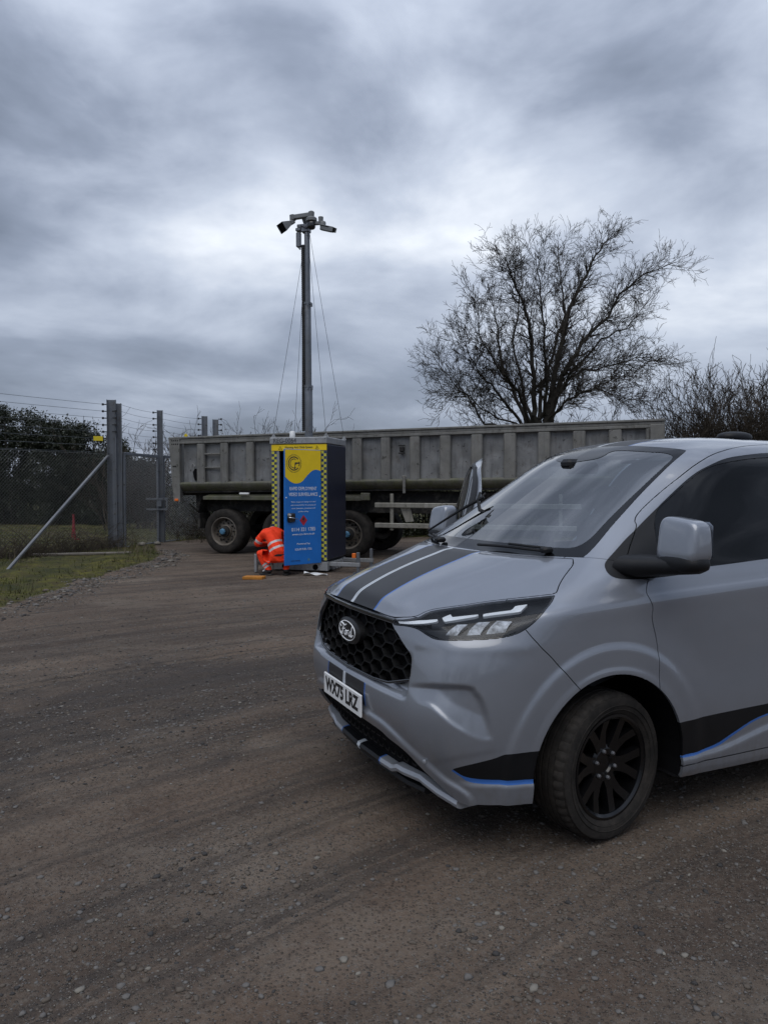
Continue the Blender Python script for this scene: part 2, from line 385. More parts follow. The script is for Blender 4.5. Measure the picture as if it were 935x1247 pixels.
def poly_sdf(P, poly):
    """signed distance (negative inside) of points P (n,2) to a closed polygon"""
    poly = np.asarray(poly, float); n = len(poly)
    d = np.full(len(P), 1e9); inside = np.zeros(len(P), bool)
    for i in range(n):
        a, b = poly[i], poly[(i+1) % n]
        e = b-a; w = P-a
        t = np.clip((w@e)/max(e@e, 1e-12), 0, 1)
        q = w-t[:, None]*e
        d = np.minimum(d, (q*q).sum(1))
        cond = (a[1] > P[:, 1]) != (b[1] > P[:, 1])
        with np.errstate(divide='ignore', invalid='ignore'):
            xi = a[0]+(P[:, 1]-a[1])*(b[0]-a[0])/(b[1]-a[1] if b[1] != a[1] else 1e-12)
        inside ^= cond & (P[:, 0] < xi)
    return np.sqrt(d)*np.where(inside, -1, 1)

def spline_loop(pts, per=6, closed=True):
    """Catmull-Rom through points; a point given as (x, y, 1) is a sharp corner"""
    out = []; n = len(pts)
    P = [np.array(p[:2], float) for p in pts]; sharp = [len(p) > 2 for p in pts]
    for i in range(n if closed else n-1):
        p1, p2 = P[i], P[(i+1) % n]
        p0 = p1-(p2-p1)*.3 if sharp[i] or (not closed and i == 0) else P[i-1]
        p3 = p2+(p2-p1)*.3 if sharp[(i+1) % n] or (not closed and i == n-2) else P[(i+2) % n]
        for k in range(per):
            t = k/per
            out.append(.5*((2*p1)+(-p0+p2)*t+(2*p0-5*p1+4*p2-p3)*t*t+(-p0+3*p1-3*p2+p3)*t**3))
    if not closed: out.append(P[-1])
    return np.array(out)

def van_surface(detail=True):
    C = np.array(VAN_ROWS, float)                     # rows, cols, 3
    nr, nc = C.shape[:2]
    for r_, dy in ((6, .002), (7, .005), (8, -.002), (9, -.003), (10, -.010)): C[r_, 6:11, 1] += dy     # firmer shoulder line
    # chord-length style parameters
    ru = np.linalg.norm(np.diff(C[:14, :9], axis=0), axis=2).mean(1); ru = np.r_[ru, np.linalg.norm(np.diff(C[13:, :9], axis=0), axis=2).mean(1)]
    pr = np.r_[0, np.cumsum(ru)]
    cu = np.linalg.norm(np.diff(C[:14], axis=1), axis=2).mean(0)
    pc = np.r_[0, np.cumsum(cu)]
    vs = np.concatenate([np.linspace(i, i+1, 22 if i < 7 else 13, endpoint=False) for i in range(nr-1)]+[[nr-1]])
    us = np.concatenate([np.linspace(i, i+1, n, endpoint=False) for i, n in enumerate([16, 18, 28, 34, 36, 28, 20, 26, 20, 16, 8, 8])]+[[nc-1]])
    xr = np.interp(vs, np.arange(nr), pr); xc = np.interp(us, np.arange(nc), pc)
    A = np.stack([pchip(pc, C[r], xc) for r in range(nr)])          # nr, nu, 3
    G = np.stack([pchip(pr, A[:, j], xr) for j in range(len(us))], 1)  # nv, nu, 3
    # light fairing; the crease row along the flank keeps its edge
    keep = np.clip(1.3-np.abs(vs-7)/.12, 0, 1)[:, None]*smstep(4.6, 5.6, us)[None, :]*.98
    for _ in range(26):
        S = G.copy()
        S[1:-1] = .5*G[1:-1]+.25*(G[2:]+G[:-2]); G = G*keep[..., None]+S*(1-keep[..., None])
        S = G.copy(); S[:, 1:-1] = .5*G[:, 1:-1]+.25*(G[:, 2:]+G[:, :-2]); G = S
    G[:, 0, 1] = 0
    V, U = np.meshgrid(vs, us, indexing='ij')
    return G, U, V

def grid_normals(G):
    du = np.gradient(G, axis=1); dv = np.gradient(G, axis=0)
    n = np.cross(du, dv); n /= np.linalg.norm(n, axis=2, keepdims=True)+1e-12
    return n
# ---------------------------------------------------------------- the van
VAN_LOC, VAN_RZ = (.67, 4.278, 0), math.pi+.4327
FC, RC, AR = (.034, .355), (-3.09, .355), .434        # wheel arch centres (x, z) and radius
STEER = R(9)

HEADLIGHT = [(1.92,6.78,1),(2.44,7.08),(2.66,7.44),(3.45,7.96),(4.15,8.27),(4.74,8.47,1),(4.885,8.01),(4.93,7.10),(4.775,6.47),(4.53,6.14),(4.07,6.0),(3.31,5.93),(3.0,6.13),(2.67,6.46),(2.34,6.53),(1.93,6.40,1)]
GRILLE = [(-.5,6.86,1),(1.05,6.86),(1.915,6.80,1),(1.90,6.30),(2.355,5.31),(2.66,4.85),(2.735,4.2,1),(2.60,4.09,1),(1.83,3.76),(1.25,3.67),(-.5,3.64,1)]
LOWER = [(-.5,1.93,1),(.76,1.93),(1.6,1.87),(1.94,1.72),(2.55,1.50),(2.95,1.0),(3.45,.36),(3.74,-.02,1),(3.75,-.6,1),(-.5,-.6,1)]
BONNET = [(-.5,6.90,1),(1.05,6.905),(1.56,6.89),(1.90,6.93),(2.37,7.14),(2.62,7.50),(3.43,8.03),(4.1,8.34),(4.70,8.56,1),(4.575,8.775),(4.18,9.26),(3.81,9.70),(3.49,9.94,1),(1.5,9.93),(-.5,9.92,1)]
SCREEN = [(-.5,9.985,1),(1.5,9.985),(3.72,10.0,1),(3.60,10.55),(3.49,11.2),(3.34,11.8),(3.2,12.43),(3.05,13.05),(2.85,13.16),(1.8,13.16),(-.5,13.16,1)]
SCREEN_CLEAR = [(-.5,10.27,1),(1.5,10.27),(2.7,10.24),(3.10,10.28),(3.27,10.48),(3.26,10.9),(3.17,11.7),(3.06,12.45),(2.94,12.78),(2.5,12.90),(1.8,12.88),(.9,12.86),(.75,12.55),(-.5,12.35,1)]
DOOR = [(8.22,14.62,1),(7.18,14.55),(5.37,14.24),(4.455,13.57),(4.14,12.83),(4.05,12.29),(3.97,11.8),(3.98,11.32),(4.125,11.10),(4.486,10.89),(5.4,9.9),(6.40,9.10),(6.53,8.82),(6.85,7.0),(6.79,5.98),(6.79,4.86),(6.715,3.75),(6.6,2.0,1),(6.6,.50,1),(8.22,.50,1)]
FRAME = [(4.46,11.55,1),(4.50,12.42),(4.84,12.85),(5.55,13.42),(7.22,13.80),(8.12,13.80,1),(8.12,9.92,1),(7.27,9.76),(6.5,9.66,1),(6.06,10.35,1)]
GLASS = [(4.62,11.45,1),(4.60,11.7),(4.76,12.54),(5.29,12.97),(6.16,13.25),(7.28,13.44),(8.0,13.46,1),(8.0,9.98,1),(7.27,9.86),(6.55,9.82,1),(6.2,10.3,1)]
SAIL = [(4.46,10.87,1),(4.47,11.57,1),(6.10,10.35,1),(7.1,9.62),(7.1,9.30),(6.5,9.12),(5.9,9.20),(4.92,9.72),(4.57,10.0),(4.42,10.5)]
WING = [(3.6,8.7,1),(3.2,10.0,1),(5.33,10.0,1),(6.40,9.10),(6.53,8.82),(6.85,7.0),(6.79,5.98),(6.79,4.86),(6.715,3.75),(6.6,2.5,1),(5.75,3.2,1),(5.55,3.92),(5.2,5.05),(4.78,6.47),(4.5,7,1)]
BUMPER = [(-.5,-.6,1),(5.95,-.6,1),(5.75,3.2,1),(5.55,3.92),(5.2,5.05),(4.78,6.47),(4.5,7.05,1),(2.3,7.1,1),(1.9,6.9,1),(-.5,6.88,1)]
NOSE_STRIPE = [(3.766,1.29,1),(4.45,1.76),(4.72,1.955),(5.4,1.985,1),(5.4,.99,1),(5.02,.985),(4.11,1.04)]
NOSE_BLUE = [(3.70,1.27,1),(3.80,1.27,1),(4.11,1.04),(5.02,.985),(5.4,.99,1),(5.4,.84,1),(5.02,.83),(4.13,.87),(3.9,1.07)]
DOOR_STRIPE = [(6.4,2.06,1),(6.98,2.115),(7.98,2.19),(9.2,2.26,1),(8.7,2.1),(7.98,1.79),(7.6,1.32),(7.4,1.03),(7.2,.90),(6.9,.88),(6.4,.88,1)]
DOOR_BLUE = [(7.0,.885),(7.2,.90),(7.4,1.03),(7.6,1.32),(7.98,1.79),(8.7,2.1),(9.2,2.26,1),(8.7,2.03),(7.98,1.72),(7.62,1.25),(7.42,.94),(7.2,.81),(7.0,.80)]

class Skin:
    """half of the body shell: vertices with (u, v) and normals, cut along smooth outlines"""
    def __init__(s, G, U, V):
        nv, nu = U.shape; s.P = G.reshape(-1, 3).copy(); s.U = np.stack([U.ravel(), V.ravel()], 1); s.N = grid_normals(G).reshape(-1, 3)
        i = np.arange(nv*nu).reshape(nv, nu)
        q = np.stack([i[:-1, :-1], i[:-1, 1:], i[1:, 1:], i[1:, :-1]], -1).reshape(-1, 4)
        s.all = [(list(f), 0) for f in q.tolist()]
    def cut(s, faces, fn):
        used = np.unique(np.fromiter((i for f, _ in faces for i in f), int)) if faces else np.array([], int)
        val = np.zeros(len(s.P)); 
        if len(used): val[used] = fn(s.P[used], s.U[used])
        val[np.abs(val) < 1e-7] = 1e-7
        vl = val.tolist(); neg, pos, cache = [], [], {}; addP, addU, addN = [], [], []; base = len(s.P)
        def mid(a, b):
            k = (a, b) if a < b else (b, a)
            if k not in cache:
                a_, b_ = k; t = vl[a_]/(vl[a_]-vl[b_])
                addP.append(s.P[a_]*(1-t)+s.P[b_]*t); addU.append(s.U[a_]*(1-t)+s.U[b_]*t); addN.append(s.N[a_]*(1-t)+s.N[b_]*t)
                cache[k] = base+len(addP)-1
            return cache[k]
        for f, m in faces:
            sg = [vl[i] < 0 for i in f]
            if all(sg): neg.append((f, m)); continue
            if not any(sg): pos.append((f, m)); continue
            n_, p_ = [], []
            for j in range(len(f)):
                a, b = f[j], f[(j+1) % len(f)]
                (n_ if sg[j] else p_).append(a)
                if sg[j] != sg[(j+1) % len(f)]:
                    k = mid(a, b); n_.append(k); p_.append(k)
            if len(n_) > 2: neg.append((n_, m))
            if len(p_) > 2: pos.append((p_, m))
        if addP:
            s.P = np.vstack([s.P, addP]); s.U = np.vstack([s.U, addU]); s.N = np.vstack([s.N, addN])
        return neg, pos
    def loop(s, pts, per=5): return spline_loop(pts, per)
    def poly(s, faces, pts):
        lp = spline_loop(pts, 5); W = np.array([.24, .13])
        return s.cut(faces, lambda P, U: poly_sdf(U*W, lp*W))
    def paint(s, faces, pts, m):
        a, b = s.poly(faces, pts); return [(f, m) for f, _ in a]+b
    def paint_fn(s, faces, fn, m):
        a, b = s.cut(faces, fn); return [(f, m) for f, _ in a]+b

def drop_crumbs(S, faces, least=8e-4):
    """leave out loose slivers that the cutting left behind"""
    par = list(range(len(faces)))
    def find(a):
        while par[a] != a: par[a] = par[par[a]]; a = par[a]
        return a
    seen = {}
    for k, (f, _) in enumerate(faces):
        for j in range(len(f)):
            a, b = f[j], f[(j+1) % len(f)]; e = (a, b) if a < b else (b, a)
            if e in seen: par[find(k)] = find(seen[e])
            else: seen[e] = k
    area = {}
    for k, (f, _) in enumerate(faces):
        p = S.P[f]; c = np.cross(p[1:-1]-p[0], p[2:]-p[0]).sum(0); area[find(k)] = area.get(find(k), 0)+.5*float(np.linalg.norm(c))
    return [fm for k, fm in enumerate(faces) if area[find(k)] > least]

def panel_mesh(S, faces, name, mats, parent, side='both', gap=.0022, flange=.014, off=0., label=None):
    """turn cut faces into one panel: mirrored if asked, edges pulled back from the joint and turned inwards"""
    faces = drop_crumbs(S, faces)
    ids = sorted({i for f, _ in faces for i in f}); mp = {i: k for k, i in enumerate(ids)}
    P = S.P[ids].copy(); N = S.N[ids]/(np.linalg.norm(S.N[ids], axis=1, keepdims=True)+1e-9)
    F = [[mp[i] for i in f] for f, _ in faces]; MI = [m for _, m in faces]
    if off: P = P+N*off
    if side in ('both', 'right'):
        P2 = P*[1, -1, 1]; N2 = N*[1, -1, 1]
        if side == 'right': P, N, F = P2, N2, [f[::-1] for f in F]
        else:
            n = len(P); seam = np.abs(P[:, 1]) < 2e-4; idx = np.where(seam, np.arange(n), np.arange(n)+n)
            N[seam, 1] = 0
            F = F+[[int(idx[i]) for i in f[::-1]] for f in F]; MI = MI+MI
            P = np.vstack([P, P2]); N = np.vstack([N, N2])
            keep = sorted({i for f in F for i in f}); mp = {i: k for k, i in enumerate(keep)}; P, N = P[keep], N[keep]; F = [[mp[i] for i in f] for f in F]
    F2, M2 = [], []
    for f, m in zip(F, MI):
        if len(set(f)) > 2: F2.append(f); M2.append(m)
    F, MI = F2, M2
    if gap or flange:
        cnt = {}
        for fi, f in enumerate(F):
            for j in range(len(f)):
                a, b = f[j], f[(j+1) % len(f)]; k = (min(a, b), max(a, b)); cnt.setdefault(k, []).append((a, b, fi))
        bnd = [v[0] for v in cnt.values() if len(v) == 1]
        inward = np.zeros_like(P)
        for a, b, fi in bnd:
            e = P[b]-P[a]; l = np.linalg.norm(e)
            if l < 1e-7: continue
            w = np.cross(N[a], e/l); inward[a] += w*l; inward[b] += w*l
        ln = np.linalg.norm(inward, axis=1); ok = ln > 1e-9; inward[ok] /= ln[ok][:, None]
        P = P+inward*gap
        if flange:
            n0 = len(P); loc = {}; newP, newN = [], []
            def dupv(i, deep):
                k = (i, deep)
                if k not in loc:
                    loc[k] = n0+len(newP); newP.append(P[i]-(N[i]*flange if deep else 0)); newN.append(-inward[i] if ok[i] else N[i])
                return loc[k]
            for a, b, fi in bnd:
                F.append([dupv(b, 0), dupv(a, 0), dupv(a, 1), dupv(b, 1)]); MI.append(MI[fi])
            if newP: P = np.vstack([P, newP]); N = np.vstack([N, newN])
    me = bpy.data.meshes.new(name); me.from_pydata(P.tolist(), [], F)
    for m in mats: me.materials.append(m)
    me.polygons.foreach_set('material_index', MI); me.polygons.foreach_set('use_smooth', [True]*len(F))
    me.update()
    me.normals_split_custom_set_from_vertices([tuple(x) for x in (N/(np.linalg.norm(N, axis=1, keepdims=True)+1e-9))])
    o = bpy.data.objects.new(name, me); COL.objects.link(o); o.parent = parent
    if label: o['label'] = label
    return o

def van_relief(G, U, V):
    N = grid_normals(G); x, y, z = G[..., 0], G[..., 1], G[..., 2]; W = np.array([.24, .13])
    UV = np.stack([U.ravel(), V.ravel()], 1)*W
    def sdf(pts): return poly_sdf(UV, spline_loop(pts, 5)*W).reshape(U.shape)
    d = np.zeros_like(x)
    for cx, cz in (FC, RC):
        r = np.hypot(x-cx, (z-cz)); side = smstep(.80, .93, y)
        d += side*.010*(1-smstep(.548, .582, r))*smstep(.15, .3, z)
        d += side*.004*(1-smstep(.452, .47, r))
    # flank: shallow hollow under the shoulder line, sill roll
    d += smstep(6.0, 7.0, U)*(-.010*np.exp(-((V-4.0)/1.5)**2))*smstep(.56, .75, np.hypot(x-FC[0], z-FC[1]))
    sl = .85+smstep(7.2, 8.6, U)*.9                      # rising lower crease on the door
    d += smstep(6.4, 6.9, U)*.012*(1-smstep(sl-.22, sl+.05, V))*smstep(-.2, .3, V)
    # bonnet: raised centre with a ridge each side, and a second ridge over the wing
    r1 = 2.05+.5*smstep(7.0, 10, V); r2 = 3.0+.45*smstep(7.6, 10, V)
    bon = smstep(7.0, 7.5, V)*(1-smstep(9.75, 9.97, V))
    d += bon*(.009*(1-smstep(r1-.55, r1+.25, U))+.007*(1-smstep(r2-.5, r2+.2, U)))
    # bumper: hollow corner pocket with a hard outer edge, ledge below it
    pocket = sdf([(2.2,3.72,1),(2.95,3.98),(4.05,4.15),(4.27,3.95),(4.394,3.466),(4.47,2.62),(4.40,2.50),(4.28,2.55),(4.04,2.92),(3.55,3.43),(3.18,3.51),(2.39,3.36,1)])
    A_, B_ = np.array([3.10, 3.50])*W, np.array([4.30, 2.50])*W; e_ = (B_-A_)/np.linalg.norm(B_-A_); off = (((UV-A_)@np.array([-e_[1], e_[0]]))).reshape(U.shape)
    d -= .023*smstep(0, 1, (.006-pocket)/.013)*np.clip(off/.10, 0, 1)*smstep(2.3, 3.2, U)
    vl = 1.66+(U-3.57)*.56; below = vl-V                       # shelf under the pocket: faces up, drops away sharply below
    d += .003*smstep(3.0, 4.0, U)*(1-smstep(4.35, 4.66, U))*np.where(below < 0, 1-smstep(0, 1.25, -below), 1-smstep(0, .24, below))
    facet = None if True else sdf([(1.1,2.7),(3.18,3.45),(4.04,2.86),(4.29,2.2),(4.52,2.18),(3.57,1.72),(3.1,2.2),(1.88,2.25)])
    # lip over the lower opening and rolled lower edge of the bumper
    lip = sdf([(-.5,2.35,1),(1.5,2.3),(2.2,2.05),(2.9,1.55),(3.5,.85),(4.0,.4),(4.0,-.5,1),(-.5,-.5,1)])
    d += .016*smstep(.016, -.012, lip)
    d += .010*smstep(3.7, 4.1, U)*(1-smstep(5.2, 5.6, U))*(1-smstep(.72, .92, V))
    # grille surround: sloping ledge under the grille
    d -= .045*smstep(3.40, 3.72, V)*(1-smstep(4.5, 5.0, V))*(1-smstep(2.5, 2.75, U))
    # cheek crease running from the headlight towards the grille
    d += .003*smstep(2.6, 2.9, U)*(1-smstep(4.7, 5.2, U))*np.exp(-((V-5.55)/.34)**2)
    for _ in range(1):
        e = d.copy(); e[1:-1] = .5*d[1:-1]+.25*(d[2:]+d[:-2]); d = e; e = d.copy(); e[:, 1:-1] = .5*d[:, 1:-1]+.25*(d[:, 2:]+d[:, :-2]); d = e
    return G+N*d[..., None]

def ellipsoid_box(mb, c, r, e=2.6, nu=20, nv=12, M=None, fn=None):
    """superellipsoid, for mirror heads and the like"""
    V = []; F = []
    sg = lambda v, p: math.copysign(abs(v)**p, v); p = 2/e
    for i in range(nv+1):
        th = -math.pi/2+math.pi*i/nv
        for j in range(nu):
            ph = 2*math.pi*j/nu
            q = [r[0]*sg(math.cos(th), p)*sg(math.cos(ph), p), r[1]*sg(math.cos(th), p)*sg(math.sin(ph), p), r[2]*sg(math.sin(th), p)]
            if fn: q = fn(q)
            V.append((c[0]+q[0], c[1]+q[1], c[2]+q[2]))
    for i in range(nv):
        for j in range(nu):
            F.append((i*nu+j, i*nu+(j+1) % nu, (i+1)*nu+(j+1) % nu, (i+1)*nu+j))
    mb.add(V, F, M)

def build_wheel(parent, loc, left, steer=0.):
    """axis along +y outwards (mirrored by a half turn on the right side)"""
    rt, rw, w = .346, .240, .108
    spokes = MB()
    # rim barrel and lip
    spokes.lathe([(rw+.002, .092), (rw+.006, .100), (rw-.006, .102), (rw-.018, .092), (rw-.022, .06), (rw-.03, -.09), (rw-.004, -.10)], 72, axis='y')
    spokes.lathe([(rw-.03, -.02), (.0, -.03)], 48, axis='y')
    # dished hub
    spokes.lathe([(.098, .020), (.092, .052), (.075, .062), (.048, .060), (.042, .050), (0.001, .050)], 48, axis='y')
    # seven spokes, each opening into a V towards the lip
    n = 6
    for k in range(n):
        a0 = 2*math.pi*(k+.15)/n
        for sgn in (-1, 1):
            rr = [.055, .11, .16, rw-.012]; aa = [a0+sgn*.12, a0+sgn*.13, a0+sgn*.19, a0+sgn*.27]
            ww = [.036, .031, .027, .029]; yy = [.058, .064, .070, .088]; dd = [.035, .032, .03, .03]
            V = []
            for r_, a_, w_, y_, d_ in zip(rr, aa, ww, yy, dd):
                ca, sa = math.cos(a_), math.sin(a_); tx, tz = -sa, ca
                for s_, dy in ((-1, -d_), (-.72, 0), (.72, 0), (1, -d_)):
                    V.append((r_*ca+tx*w_*s_, y_+dy, r_*sa+tz*w_*s_))
            F = []
            for i in range(3):
                for j in range(4): F.append((i*4+j, (i+1)*4+j, (i+1)*4+(j+1) % 4, i*4+(j+1) % 4))
            spokes.add(V, F)
    wh = spokes.build('wheel', M['rim'], parent, True, 32)
    wh.location = loc; wh.rotation_euler = (0, 0, steer+(0 if left else math.pi))
    # tyre: rounded section, four rain grooves, lateral cuts along the shoulders
    T = MB(); n = 144
    prof = [(rw, .088), (rw+.010, .100), (rw+.035, .112), (rw+.062, .116), (rw+.088, .110), (rt-.016, .098), (rt-.006, .088), (rt-.002, .076)]
    for g in (.052, .018, -.018, -.052): prof += [(rt, g+.006), (rt-.008, g+.004), (rt-.008, g-.004), (rt, g-.006)]
    prof += [(rt-.002, -.076), (rt-.006, -.088), (rt-.016, -.098), (rw+.088, -.110), (rw+.035, -.112), (rw, -.088)]
    V = []; k = len(prof)
    for j in range(n):
        a = 2*math.pi*j/n; cut = (j % 3 == 0)
        for i, (r_, h) in enumerate(prof):
            if cut and (5 <= i <= 8 or k-7 <= i <= k-3): r_ -= .0055
            if j % 6 == 3 and 8 < i < k-6: r_ -= .0022
            if h > .1 and rw+.05 < r_ < rw+.07: r_ += .0
            V.append((r_*math.cos(a), h, r_*math.sin(a)))
    F = []
    for j in range(n):
        j2 = (j+1) % n
        for i in range(k-1): F.append((j2*k+i, j*k+i, j*k+i+1, j2*k+i+1)[::-1])
    T.add(V, F)
    for r_ in (rw+.030, rw+.052): T.lathe([(r_-.002, .1115), (r_, .1185 if r_ > .27 else .1135), (r_+.002, .1115)], 72, axis='y')
    T.build('tyre', M['tyre_dusty'], wh, True, 28)
    for q in range(6):
        a = 2*math.pi*q/6+.3
        B = MB(); B.lathe([(.0105, .05), (.0105, .066), (.007, .073), (.0005, .074)], 8, Matrix.Translation((.066*math.cos(a), 0, .066*math.sin(a))), axis='y')
        B.build('wheel_nut', M['satin'], wh, True, 40)
    return wh

def build_van():
    van = empty('parked_van', 'grey-blue van with dark bonnet stripes parked on the dirt in front, nose towards the mast', 'van', VAN_LOC, VAN_RZ)
    G, U, V = van_surface(); G = van_relief(G, U, V); S = Skin(G, U, V)
    body = S.all
    arch = lambda c: (lambda P, Q: np.where(P[:, 1] > .6, np.where(P[:, 2] > c[1], np.hypot(P[:, 0]-c[0], P[:, 2]-c[1])-AR, np.abs(P[:, 0]-c[0])-AR), .5))
    _, body = S.cut(body, arch(FC)); _, body = S.cut(body, arch(RC))
    _, body = S.poly(body, GRILLE); _, body = S.poly(body, LOWER)
    lens, body = S.poly(body, HEADLIGHT)
    screen, body = S.poly(body, SCREEN)
    bonnet, body = S.poly(body, BONNET)
    bumper, body = S.poly(body, BUMPER)
    wing, body = S.poly(body, WING)
    door, body = S.poly(body, DOOR)
    pane, door = S.poly(door, GLASS)
    mats = [M['paint'], M['stripe'], M['stripe_silver'], M['stripe_blue'], M['stripe_black'], M['frit'], M['black_plastic']]
    def stripes(fc, v0, v1, taper=True):
        rows = lambda Q: np.maximum(v0-Q[:, 1], Q[:, 1]-v1)*.13
        fc = S.paint_fn(fc, lambda P, Q: np.maximum(np.abs(P[:, 1])-.262, rows(Q)), 3)
        fc = S.paint_fn(fc, lambda P, Q: np.maximum(np.abs(P[:, 1])-.250, rows(Q)), 1)
        return S.paint_fn(fc, lambda P, Q: np.maximum(np.abs(P[:, 1])-.017, rows(Q)), 2)
    bonnet = stripes(bonnet, 6.0, 10.2); body = stripes(body, 13.15, 17); bumper = stripes(bumper, 2.5, 3.40)
    bumper = S.paint(bumper, NOSE_STRIPE, 4); bumper = S.paint(bumper, NOSE_BLUE, 3)
    door = S.paint(door, DOOR_STRIPE, 4); door = S.paint(door, DOOR_BLUE, 3); body = S.paint(body, DOOR_STRIPE, 4); body = S.paint(body, DOOR_BLUE, 3)
    door = S.paint(door, FRAME, 5)
    door = S.paint(door, SAIL, 6); wing = S.paint(wing, SAIL, 6); body = S.paint(body, SAIL, 6)
    body = S.paint(body, [(8.55, 10.0, 1), (8.55, 13.5, 1), (9.9, 13.5, 1), (9.9, 10.0, 1)], 5)
    body = S.paint_fn(body, lambda P, Q: np.maximum(10.15-Q[:, 1], np.maximum(Q[:, 1]-13.3, 11.35-Q[:, 0])), 5)
    # glazing edge
    clear, edge = S.poly(screen, SCREEN_CLEAR)
    panel_mesh(S, body, 'body_shell', mats, van)
    panel_mesh(S, bonnet, 'bonnet', mats, van, gap=.003)
    panel_mesh(S, bumper, 'front_bumper', mats, van)
    for sd in ('left', 'right'): panel_mesh(S, wing, 'front_wing', mats, van, sd)
    panel_mesh(S, edge, 'windscreen_surround', [M['frit']], van, gap=0, flange=.006)
    panel_mesh(S, clear, 'windscreen', [M['windscreen']], van, gap=-.0005, flange=0, off=-.002)
    d1 = panel_mesh(S, door, 'front_door', mats, van, 'left', gap=.003)
    panel_mesh(S, pane, 'door_window', [M['dark_glass']], d1, 'left', gap=-.001, flange=0, off=-.003)
    # far door: the same shapes mirrored, swung open on its front hinge
    hinge = np.array([-.20, -.955, 0.])
    holder = panel_mesh(S, door, 'driver_door', mats, van, 'right', gap=.003, label='driver door standing open')
    pw = panel_mesh(S, pane, 'door_window', [M['dark_glass']], holder, 'right', gap=-.001, flange=0, off=-.003)
    trim = MB()
    # door thickness and inner trim
    for y_, z0, z1, x0, x1 in ((-.90, .34, 1.22, -1.22, -.30),): trim.box(((x0+x1)/2, y_, (z0+z1)/2), (x1-x0, .07, z1-z0), None, .02)
    trim.tube([(-.36, -.80, 1.44), (-.52, -.755, 1.58), (-.74, -.725, 1.70), (-.95, -.71, 1.785), (-1.2, -.705, 1.82), (-1.27, -.715, 1.80), (-1.275, -.82, 1.5), (-1.275, -.90, 1.24)], .026, 8)
    tr = trim.build('door_lining', M['black_plastic'], holder, True, 40)
    holder.data.transform(Matrix.Translation(-Vector(hinge))); pw.data.transform(Matrix.Translation(-Vector(hinge))); tr.data.transform(Matrix.Translation(-Vector(hinge)))
    holder.location = hinge; holder.rotation_euler = (0, 0, DOOR_OPEN)
    # dark inner skin behind the outer panels, wheel-arch liners, floor
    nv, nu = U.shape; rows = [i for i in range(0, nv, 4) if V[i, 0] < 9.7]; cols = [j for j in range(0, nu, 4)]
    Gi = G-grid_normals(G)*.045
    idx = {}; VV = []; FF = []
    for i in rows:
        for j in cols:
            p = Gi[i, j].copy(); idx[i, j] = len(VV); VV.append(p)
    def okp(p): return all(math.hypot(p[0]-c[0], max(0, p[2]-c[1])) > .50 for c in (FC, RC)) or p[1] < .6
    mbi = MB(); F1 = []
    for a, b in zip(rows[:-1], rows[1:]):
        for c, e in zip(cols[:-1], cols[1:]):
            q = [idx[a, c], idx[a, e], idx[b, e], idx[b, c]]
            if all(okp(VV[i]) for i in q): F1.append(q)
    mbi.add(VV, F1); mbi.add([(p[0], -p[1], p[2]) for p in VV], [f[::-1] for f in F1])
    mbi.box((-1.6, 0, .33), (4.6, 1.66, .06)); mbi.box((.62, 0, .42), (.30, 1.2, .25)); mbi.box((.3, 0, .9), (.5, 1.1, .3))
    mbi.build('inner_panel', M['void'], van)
    for c in (FC, RC):
        for sd in (1, -1):
            L_ = MB(); n = 22; V_ = []; F_ = []
            for k in range(n+1):
                a = -.45+(math.pi+.9)*k/n; r_ = AR+.012
                px, pz = c[0]+r_*math.cos(a), c[1]+r_*math.sin(a)
                if pz < .24: pz = .24
                V_ += [(px, .974*sd, pz), (px, .52*sd, pz)]
            for k in range(n): F_.append((2*k, 2*k+1, 2*k+3, 2*k+2))
            V_.append((c[0], .52*sd, c[1])); ic = len(V_)-1
            for k in range(n): F_.append((2*k+1, ic, 2*k+3))
            L_.add(V_, F_); L_.build('wheel_arch_liner', M['void'], van)
    # wheels
    for x_, sd in ((FC[0]-.01, 1), (FC[0]-.01, -1), (RC[0], 1), (RC[0], -1)):
        build_wheel(van, (x_, .862*sd, .344), sd > 0, STEER if x_ > -1 else 0)
    build_front(van, S); build_lights(van, G, U, V, lens, S); build_mirrors(van); build_cabin(van); build_wipers(van)
    return van

def surf_patch(S0, pts, depth):
    """piece of the (uncut) skin inside an outline, set back by depth"""
    fc, _ = S0.poly(S0.all, pts); return fc

